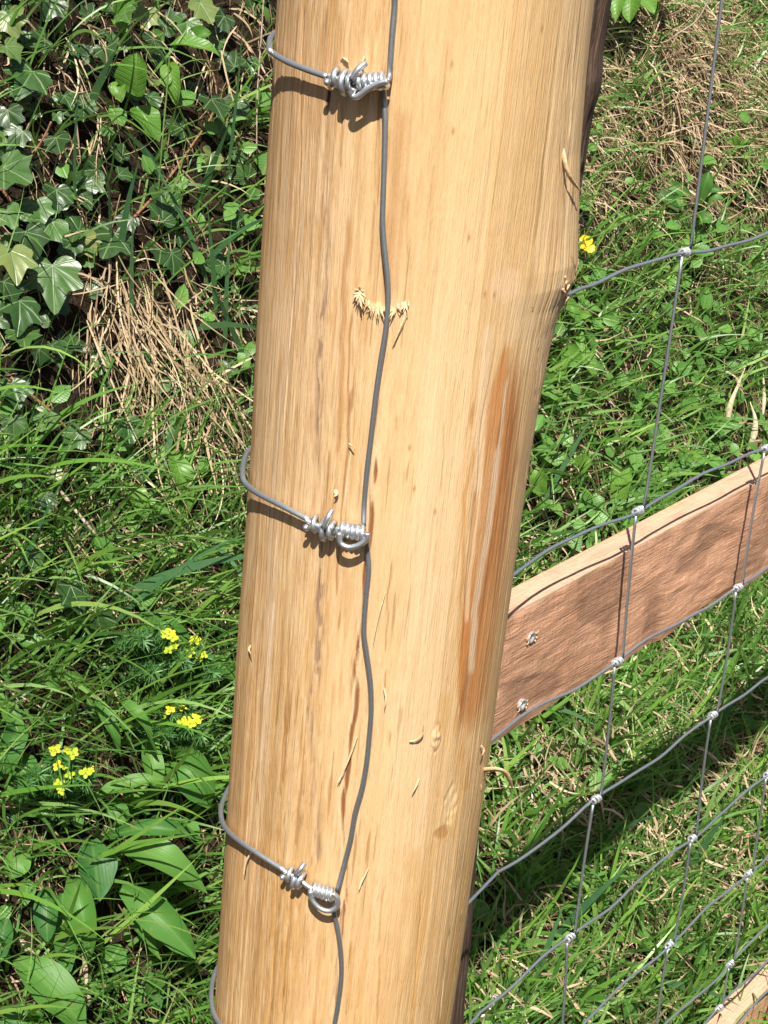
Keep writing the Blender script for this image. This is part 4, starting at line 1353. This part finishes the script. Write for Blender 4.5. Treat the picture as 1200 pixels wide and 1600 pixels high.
ivy_plant('dark ivy in the upper left corner of the bank with a reddish twig below it',
          [(14, 22, 62, 20), (8, 72, 44, 70), (50, 112, 74, -25), (12, 172, 56, 10), (6, 262, 92, 60), (70, 62, 40, -60), (100, 150, 44, 30), (35, 205, 46, -40), (88, 215, 44, 20)],
          [(0, 60), (30, 110), (60, 160), (40, 230)], 30, (-60, 150, -50, 260), 3)
ivy_plant('large pale veined ivy leaves at the left edge beside hanging straw',
          [(55, 318, 66, 15), (80, 345, 62, -30), (40, 362, 64, 40), (16, 392, 82, 10), (82, 415, 92, 5), (30, 470, 84, -5), (130, 372, 46, 30), (10, 330, 50, 30), (60, 545, 40, 40), (35, 520, 60, 10), (5, 440, 60, 60)],
          [(0, 300), (40, 350), (80, 400), (40, 470), (60, 540)], 38, (-60, 150, 280, 560), 5)
ivy_plant('ivy leaves among grass blades right of the hanging straw top',
          [(178, 365, 74, -20), (258, 300, 76, 10), (330, 155, 56, 20), (372, 160, 54, -20), (292, 34, 54, 0), (312, 4, 50, 40), (350, 25, 42, -30), (268, 395, 56, 30), (205, 340, 50, -40), (385, 95, 40, 20), (330, 240, 46, -10), (235, 150, 40, 40), (165, 75, 44, 10), (195, 20, 46, 30), (240, 60, 40, -30)],
          [(180, 380), (240, 320), (300, 240), (340, 160), (300, 40)], 40, (130, 400, -40, 420), 7)
ivy_plant('scattered ivy leaves low on the left bank above the yellow flowers',
          [(18, 600, 66, 20), (80, 540, 48, 50), (75, 645, 50, -15), (198, 660, 56, 10), (222, 722, 44, 0), (125, 676, 62, -35), (110, 915, 66, 30), (348, 845, 52, -20), (150, 958, 62, 20), (20, 655, 50, 10), (160, 560, 40, 0), (70, 775, 44, 20), (55, 860, 48, -20)],
          [(20, 600), (80, 650), (130, 690), (200, 660), (220, 720)], 22, (0, 380, 560, 960), 9)


def strap_leaf(root, x0, y0, x1, y1, wpx, arch=0.03, depth=0.05, roll=0.0, mat=None, profile='lance', name='leaf', tipdrop=0.0):
    """one long leaf between two photo points, lifted off the bank"""
    A = hit(x0, y0)
    dA = np.linalg.norm(A - CAM)
    A = CAM + ray(x0, y0) * (dA - depth * 0.8)
    B = CAM + ray(x1, y1) * (dA - depth - tipdrop)
    roll = roll + math.sin(x0 * 1.7 + y1) * 0.35
    arch = arch * (1.1 + 0.5 * math.sin(y0 * 0.9 + x1))
    L = np.linalg.norm(B - A)
    view = norm(CAM - (A + B) / 2)
    up = norm(view * 0.65 + np.array([0, -0.2, 0.75]))
    n_ = 11
    t = np.linspace(0, 1, n_)
    mid = A + (B - A) * t[:, None] + up * (arch * 4 * t * (1 - t))[:, None]
    T = norm(np.gradient(mid, axis=0))
    S = norm(np.cross(T, norm(up + roll * norm(np.cross(T[0], up)))))
    Nn = np.cross(S, T)
    if profile == 'lance':
        w = np.interp(t, [0, 0.12, 0.35, 0.55, 0.8, 0.93, 1], [0.22, 0.5, 0.92, 1.0, 0.68, 0.30, 0.02])
    elif profile == 'ovate':
        w = np.interp(t, [0, 0.06, 0.22, 0.42, 0.7, 0.9, 1], [0.06, 0.55, 0.95, 1.0, 0.75, 0.34, 0.02])
    else:
        w = np.interp(t, [0, 0.3, 0.8, 1], [0.8, 1, 0.8, 0.05])
    W = wpx / FPX * dA * w / 2
    V, U = [], []
    cols_ = np.linspace(-1, 1, 7)
    for i in range(n_):
        for c in cols_:
            V.append(mid[i] + S[i] * W[i] * c + Nn[i] * (abs(c) ** 1.5 * W[i] * (0.30 + 0.28 * math.sin(x0 + y0)**2) + 0.0016 * math.sin(t[i] * 13 + c * 3 + x0) * abs(c)))
            U.append((c * w[i], t[i]))
    F = [(i * 7 + j, i * 7 + j + 1, (i + 1) * 7 + j + 1, (i + 1) * 7 + j) for i in range(n_ - 1) for j in range(6)]
    me = bpy.data.meshes.new(name)
    me.from_pydata([tuple(v) for v in V], [], F)
    ul = me.uv_layers.new(name='UVMap')
    for lp in me.loops:
        ul.data[lp.index].uv = U[lp.vertex_index]
    me.shade_smooth()
    me.materials.append(mat or MAT_BROAD)
    return link(name, me, root)


def leafy(label, base_px, leaves, mat, cat='plant', stem=None, name='broadleaf_plant', group=None, **kw):
    root = empty(name, hit(*base_px))
    tag(root, label, cat, group)
    for lf in leaves:
        strap_leaf(root, *lf[:5], *(lf[5:]), mat=mat, **kw)
    if stem:
        m = MB()
        G = hit(*stem[0]); dist = np.linalg.norm(G - CAM)
        pts = [G] + [CAM + ray(x, y) * (dist - 0.02 - 0.04 * i / len(stem)) for i, (x, y) in enumerate(stem[1:], 1)]
        m.tube(smooth_path(pts, 5), 0.0012, 6)
        m.build('stem', MAT_STEM, root)
    return root


leafy('plant with two upright overlapping broad leaves near the bottom left', (150, 1420),
      [(143, 1312, 155, 1408, 62, 0.015, 0.08), (112, 1372, 143, 1496, 44, 0.02, 0.05)], MAT_BROAD)
leafy('plant with a long arched leaf and a drooping leaf beside the post foot', (185, 1400),
      [(180, 1328, 322, 1396, 52, 0.035, 0.07), (188, 1388, 306, 1498, 52, 0.02, 0.06), (165, 1310, 318, 1312, 26, 0.02, 0.06), (192, 1420, 250, 1500, 24, 0.01, 0.03), (215, 1390, 262, 1440, 44, 0.01, 0.03)], MAT_BROAD)
leafy('plant with a striped shaded leaf left of the upright broad leaves', (80, 1390),
      [(72, 1388, 74, 1474, 38, 0.012, 0.05), (98, 1396, 106, 1530, 36, 0.015, 0.04), (10, 1436, -6, 1510, 36, 0.01, 0.05), (40, 1330, 15, 1375, 40, 0.01, 0.04)], MAT_BROAD)
leafy('plant with a big smooth leaf drooping to the right under the flowers', (270, 1170),
      [(268, 1182, 326, 1262, 62, 0.02, 0.05), (228, 1150, 246, 1250, 34, 0.02, 0.05), (140, 1250, 256, 1218, 30, 0.015, 0.05), (146, 1098, 190, 1182, 22, 0.03, 0.06), (178, 1098, 246, 1178, 20, 0.035, 0.07), (170, 1250, 200, 1290, 30, 0.01, 0.04)], MAT_BROAD)
leafy('plant with a wide pointed leaf in the lower left corner', (30, 1500),
      [(26, 1498, 135, 1612, 66, 0.015, 0.05), (-10, 1640, 70, 1575, 50, 0.01, 0.04), (230, 1520, 250, 1580, 30, 0.01, 0.03)], MAT_BROAD)
leafy('plant with wide half shaded leaves at the left edge below the meadow grass', (10, 1180),
      [(40, 1130, -5, 1225, 40, 0.02, 0.06), (30, 1180, 45, 1240, 44, 0.01, 0.04), (0, 1090, 35, 1160, 30, 0.02, 0.05)], MAT_BROAD)
leafy('pair of dark smooth leaves tucked behind the yellow flower heads', (300, 1000),
      [(215, 975, 300, 1005, 34, 0.012, 0.03), (325, 1040, 366, 1062, 34, 0.01, 0.04)], MAT_BROAD)
leafy('bright lime green upright leaf right of the hanging straw', (290, 790),
      [(268, 705, 296, 800, 38, 0.012, 0.05), (200, 755, 228, 815, 34, 0.01, 0.05), (222, 782, 240, 815, 26, 0.01, 0.04), (262, 740, 285, 820, 28, 0.01, 0.03)], MAT_LIME)
leafy('lime green seedling with round and toothed leaves at top left', (258, 330),
      [(213, 150, 214, 82, 54, 0.008, 0.08), (262, 100, 276, 166, 30, 0.008, 0.07), (212, 168, 248, 222, 46, 0.008, 0.06), (265, 70, 345, 88, 30, 0.012, 0.07), (180, 128, 190, 160, 26, 0.006, 0.05), (292, 70, 330, 52, 26, 0.01, 0.06)], MAT_LIME,
      stem=[(245, 335), (252, 240), (260, 150), (266, 75)], profile='ovate', name='seedling')
leafy('young lime green shoot with pointed leaves at the top edge of the left bank', (215, 30),
      [(205, 5, 228, -30, 30, 0.006, 0.05), (180, 22, 215, 10, 22, 0.006, 0.05), (178, 30, 196, 55, 20, 0.006, 0.05)], MAT_LIME, profile='ovate', name='seedling')
leafy('leafy weed with narrow pointed leaves beside the upright wire at right', (1085, 330),
      [(1092, 320, 1108, 268, 22, 0.006, 0.06), (1078, 305, 1030, 290, 20, 0.008, 0.06), (1072, 318, 1040, 325, 18, 0.008, 0.05), (1096, 325, 1130, 310, 20, 0.008, 0.05), (1085, 352, 1112, 345, 22, 0.008, 0.05), (1060, 330, 1022, 300, 20, 0.008, 0.04), (1090, 300, 1128, 298, 16, 0.006, 0.05)], MAT_BROAD, name='weed')
leafy('pale green weed clump near the right edge above the upright wires', (1140, 220),
      [(1150, 235, 1128, 215, 14, 0.004, 0.05), (1150, 232, 1152, 205, 14, 0.004, 0.05), (1152, 236, 1172, 220, 14, 0.004, 0.05), (1148, 240, 1125, 240, 14, 0.004, 0.04), (1155, 245, 1172, 248, 14, 0.004, 0.04)], MAT_LIME, profile='ovate', name='weed')
leafy('low weed with wide leaves beside the bulge of the pale post', (890, 620),
      [(880, 545, 908, 578, 30, 0.006, 0.05), (902, 545, 930, 590, 26, 0.006, 0.05), (862, 600, 885, 560, 24, 0.006, 0.04), (890, 500, 925, 492, 18, 0.006, 0.05), (880, 470, 905, 505, 20, 0.006, 0.05), (855, 640, 880, 615, 22, 0.006, 0.04)], MAT_COVER if False else MAT_LIME, profile='ovate', name='weed')
leafy('bright broad weed just above the left end of the upper rail', (860, 780),
      [(850, 760, 822, 740, 30, 0.006, 0.05), (845, 775, 838, 730, 26, 0.006, 0.05), (900, 735, 925, 720, 28, 0.006, 0.05), (960, 790, 985, 730, 30, 0.006, 0.05), (985, 745, 955, 765, 24, 0.006, 0.04), (835, 800, 870, 790, 24, 0.006, 0.04)], MAT_LIME, profile='ovate', name='weed')
leafy('dark leaves hanging at the top edge just right of the posts, higher ones added for shade', (985, 60),
      [(968, -20, 962, 34, 26, 0.006, 0.20), (985, -22, 984, 36, 40, 0.006, 0.18), (1000, -20, 1022, 22, 30, 0.006, 0.18), (960, -60, 940, 0, 40, 0.006, 0.22), (990, -80, 1000, -10, 44, 0.006, 0.22), (1020, -70, 1050, -15, 44, 0.006, 0.2)], MAT_LIME,  # higher leaves, out of view, are added to cast shade on the bank
      stem=[(1010, 40), (1000, -20), (985, -60)], profile='ovate', name='seedling')

# ------------------------------------------------------------------ spurge with yellow heads
BR = None


def bract_mesh():
    m = MB()
    for k in range(4):
        a = (0.3, 1.5, 3.3, 4.9)[k]
        d = np.array([math.cos(a), math.sin(a), 0]); s = np.array([-math.sin(a), math.cos(a), 0])
        V, F = [], []
        for i, (t, w, z) in enumerate(((0.05, 0.12, 0), (0.35, 0.34, 0.12), (0.7, 0.36, 0.26), (0.95, 0.12, 0.30))):
            for c in (-1, 0, 1):
                V.append(d * t + s * w * c + np.array([0, 0, z + 0.10 * abs(c)]))
        F = [(i * 3 + j, i * 3 + j + 1, (i + 1) * 3 + j + 1, (i + 1) * 3 + j) for i in range(3) for j in range(2)]
        m.add(np.array(V) * (1.0 if k % 2 else 0.8), F)
    for k in range(3):                                        # the small cup in the middle
        m.tube([[0.1 * math.cos(k * 2.1), 0.1 * math.sin(k * 2.1), 0.0], [0.16 * math.cos(k * 2.1), 0.16 * math.sin(k * 2.1), 0.3]], [0.12, 0.10], 6)
    me = bpy.data.meshes.new('flower_head')
    me.from_pydata(np.vstack(m.v).tolist(), [], m.f)
    me.uv_layers.new(name='UVMap')
    me.shade_smooth()
    me.materials.append(MAT_BRACT)
    return me


BR = bract_mesh()


def spurge(label, heads, stems, seed):
    """stems: list of (foot px, top px); heads: photo points"""
    rr_ = np.random.default_rng(seed)
    cx = np.mean([s[0][0] for s in stems]); cy = np.mean([s[0][1] for s in stems])
    root = empty('spurge_plant', hit(cx, cy))
    tag(root, label, 'wildflower', 'yellow flowering spurge on the left bank')
    bp, bd, bl = [], [], []
    m = MB()
    G0 = hit(cx, cy); dist = np.linalg.norm(G0 - CAM)
    for (fx, fy), (tx, ty) in stems:
        A = hit(fx, fy); B = CAM + ray(tx, ty) * (dist - 0.085)
        C_ = (A + B) / 2 + np.array([0, 0.01, 0.012])
        path = smooth_path([A, C_, B], 10)
        m.tube(path, np.linspace(0.0012, 0.0007, len(path)), 5)
        T = norm(np.gradient(path, axis=0))
        for i in range(2, len(path)):
            for _ in range(10 + 2 * i // 4):
                v = rr_.normal(size=3); v = norm(v - v.dot(T[i]) * T[i])
                bp.append(path[i] + rr_.normal(0, 0.001, 3)); bd.append(v * 1.0 + T[i] * 0.55); bl.append(rr_.uniform(0.009, 0.019))
    m.build('stem', MAT_STEM, root)
    bp, bd, bl = np.array(bp), np.array(bd), np.array(bl)
    o = blades('needle_leaves', bp, bd, bl, rr_.uniform(0.0013, 0.0022, len(bp)), rr_.uniform(0.0, 0.6, len(bp)), MAT_SPURGE, 3, 0.15, seed + 1)
    o.parent = root; o.location = -root.location
    for (x, y) in heads:
        Q = CAM + ray(x, y) * (dist - 0.092)
        n_ = norm(CAM - Q + np.array([rr_.normal(0, 0.3), 0, 0.5 + rr_.normal(0, 0.3)]))
        place_leaf('flower_head', BR, root, Q, n_, norm(rr_.normal(size=3)), rr_.uniform(7.5, 10.5) / FPX * dist)
        Q2 = CAM + ray(x + rr_.uniform(-9, 9), y + rr_.uniform(-8, 8)) * (dist - 0.088)
        place_leaf('flower_head', BR, root, Q2, norm(n_ + rr_.normal(0, 0.45, 3)), norm(rr_.normal(size=3)), rr_.uniform(6, 9) / FPX * dist)


spurge('spurge with a pair of yellow green heads topmost beside the post', [(258, 990), (263, 1016), (270, 996)], [((215, 1075), (262, 1000)), ((190, 1060), (250, 985)), ((230, 1080), (285, 1030)), ((160, 1040), (225, 1000)), ((180, 1090), (240, 1050))], 101)
spurge('spurge whose yellow head cluster stands closest to the post edge', [(301, 1002), (298, 1020), (318, 1023), (308, 1000)], [((270, 1085), (305, 1012)), ((290, 1095), (320, 1028)), ((255, 1070), (290, 1035)), ((300, 1080), (335, 1050))], 103)
spurge('spurge with two rows of yellow heads above the large smooth leaf', [(266, 1108), (287, 1098), (284, 1130), (297, 1131), (307, 1124)], [((235, 1205), (268, 1115)), ((250, 1190), (290, 1105)), ((265, 1200), (296, 1135)), ((205, 1160), (245, 1100)), ((275, 1190), (315, 1150)), ((215, 1180), (262, 1150))], 105)
spurge('spurge with the lowest loose cluster of yellow heads at the left', [(86, 1172), (114, 1178), (90, 1196), (109, 1211), (134, 1208), (92, 1224), (96, 1236)], [((60, 1290), (90, 1180)), ((80, 1300), (110, 1190)), ((95, 1300), (112, 1215)), ((50, 1270), (92, 1228)), ((100, 1290), (135, 1215)), ((30, 1280), (60, 1210)), ((20, 1300), (40, 1230))], 107)

# one small yellow bloom to the right of the post
root = empty('buttercup', hit(918, 420))
tag(root, 'single small golden yellow flower just right of the pale post', 'flower')
G = hit(925, 410); dist = np.linalg.norm(G - CAM)
m = MB(); m.tube(smooth_path([G, CAM + ray(922, 395) * (dist - 0.05), CAM + ray(918, 382) * (dist - 0.09)], 5), 0.0009, 6); m.build('stem', MAT_STEM, root)
for k, (x, y) in enumerate(((912, 374), (919, 378), (916, 386), (924, 388), (910, 381))):
    Q = CAM + ray(x, y) * (dist - 0.095 - 0.003 * (k % 2))
    a = k * 1.26
    V, F = [], []
    d = ROT @ np.array([math.cos(a), math.sin(a), 0.3]); n_ = norm(CAM - Q + np.array([0.2 * math.sin(k), 0, 0.6])); d = norm(d - d.dot(n_) * n_); s = np.cross(d, n_)
    sz = 10.0 / FPX * dist
    for t, w in ((-0.6, 0.2), (-0.1, 0.6), (0.4, 0.6), (0.8, 0.25)):
        for c in (-1, 0, 1):
            V.append(Q + d * t * sz + s * w * c * sz + n_ * (abs(c) * 0.2 + t * 0.15) * sz)
    F = [(i * 3 + j, i * 3 + j + 1, (i + 1) * 3 + j + 1, (i + 1) * 3 + j) for i in range(3) for j in range(2)]
    mbp = MB(); mbp.add(V, F); mbp.build('petal', MAT_PETAL, root)

# ------------------------------------------------------------------ twigs, sticks, dry curls, stones
def stick(name, label, pts, r0, r1, mat, depth=0.04, cat='twig', branch=None):
    G = hit(*pts[len(pts) // 2]); dist = np.linalg.norm(G - CAM) - depth
    P = smooth_path([CAM + ray(x, y) * (dist + 0.004 * math.sin(i * 2.3)) for i, (x, y) in enumerate(pts)], 5)
    m = MB()
    rad = np.linspace(r0, r1, len(P)) * (1 + 0.12 * np.sin(np.arange(len(P)) * 1.9))
    m.tube(P, rad, 8)
    if branch:
        for b in branch:
            Q = smooth_path([CAM + ray(x, y) * (dist - 0.002 * i) for i, (x, y) in enumerate(b)], 4)
            m.tube(Q, np.linspace(r1, r1 * 0.5, len(Q)), 6)
    o = m.build(name, mat)
    tag(o, label, cat)
    return o


stick('twig', 'reddish bare twig slanting up from the left edge under the dark ivy', [(-10, 315), (10, 288), (32, 262), (52, 240), (70, 212), (80, 190)], 0.0022, 0.0012, MAT_TWIG, 0.06, branch=[[(35, 258), (40, 275), (45, 285)]])
stick('stick', 'thick brown dead stick lying at the bottom left', [(28, 1468), (60, 1502), (95, 1540), (134, 1580)], 0.0045, 0.0034, MAT_STICK, 0.03, 'stick')
stick('stick', 'grey thin stick below the hanging straw at left', [(88, 758), (108, 785), (130, 812), (158, 845)], 0.0026, 0.0018, MAT_STICK, 0.04, 'stick')
stick('stick', 'short pale stick standing beside the thick brown stick', [(132, 1485), (134, 1520), (140, 1565)], 0.0034, 0.0024, MAT_STICK, 0.03, 'stick')
stick('runner_stem', 'thin pale runner hanging just left of the post at the top', [(413, -20), (408, 60), (402, 150), (401, 240)], 0.0012, 0.0010, MAT_STICK, 0.10, 'stem')
stick('runner_stem', 'pale bent stem crossing the straw at the top right', [(1112, -10), (1090, 30), (1060, 52), (1040, 65), (1000, 72)], 0.0016, 0.0010, MAT_STICK, 0.10, 'stem')


def dry_curl(label, pts, wpx):
    G = hit(*pts[0]); dist = np.linalg.norm(G - CAM) - 0.05
    P = smooth_path([CAM + ray(x, y) * (dist - 0.01 * i) for i, (x, y) in enumerate(pts)], 6)
    m = MB()
    w = np.interp(np.linspace(0, 1, len(P)), [0, 0.4, 1], [0.5, 1, 0.1]) * wpx / FPX * dist
    m.ribbon(P, w, ROT @ np.array([1.0, 0.15, 0.3]), 0.0004)
    tag(m.build('dry_blade', MAT_PALE), label, 'dead leaf', 'curled dry blades above the rail')


dry_curl('pale dry blade standing left of two above the right end of the rail', [(1136, 672), (1138, 650), (1142, 630), (1152, 605), (1164, 575)], 9)
dry_curl('pale curled dry blade touching the top of the rail at right', [(1168, 705), (1178, 680), (1180, 655), (1172, 628)], 10)
dry_curl('thin pale dry blade against the right edge above the rail', [(1192, 650), (1194, 620), (1193, 585)], 6)


def stone(label, px, py, rx, seed):
    rr_ = np.random.default_rng(seed)
    G = hit(px, py); dist = np.linalg.norm(G - CAM)
    R = rx / FPX * dist
    nu, nv = 18, 12
    V = []
    for i in range(nv + 1):
        th = math.pi * i / nv
        for j in range(nu):
            a = 2 * math.pi * j / nu
            d = np.array([math.sin(th) * math.cos(a), math.sin(th) * math.sin(a), math.cos(th)])
            k = 1 + 0.35 * (float(vnoise(d[0] * 1.6 + seed, d[1] * 1.6 + d[2] * 2.1, seed)) - 0.5)
            V.append(G + d * np.array([R, R * 0.8, R * 0.75]) * k)
    F = [(i * nu + j, i * nu + (j + 1) % nu, (i + 1) * nu + (j + 1) % nu, (i + 1) * nu + j) for i in range(nv) for j in range(nu)]
    m = MB(); m.add(V, F)
    tag(m.build('stone', MAT_STONE, smooth=False), label, 'stone')


stone('pale grey stone at the foot of the post half hidden by grass', 762, 1578, 34, 3)
stone('small pale stone just left of the large one by the post foot', 800, 1598, 22, 5)
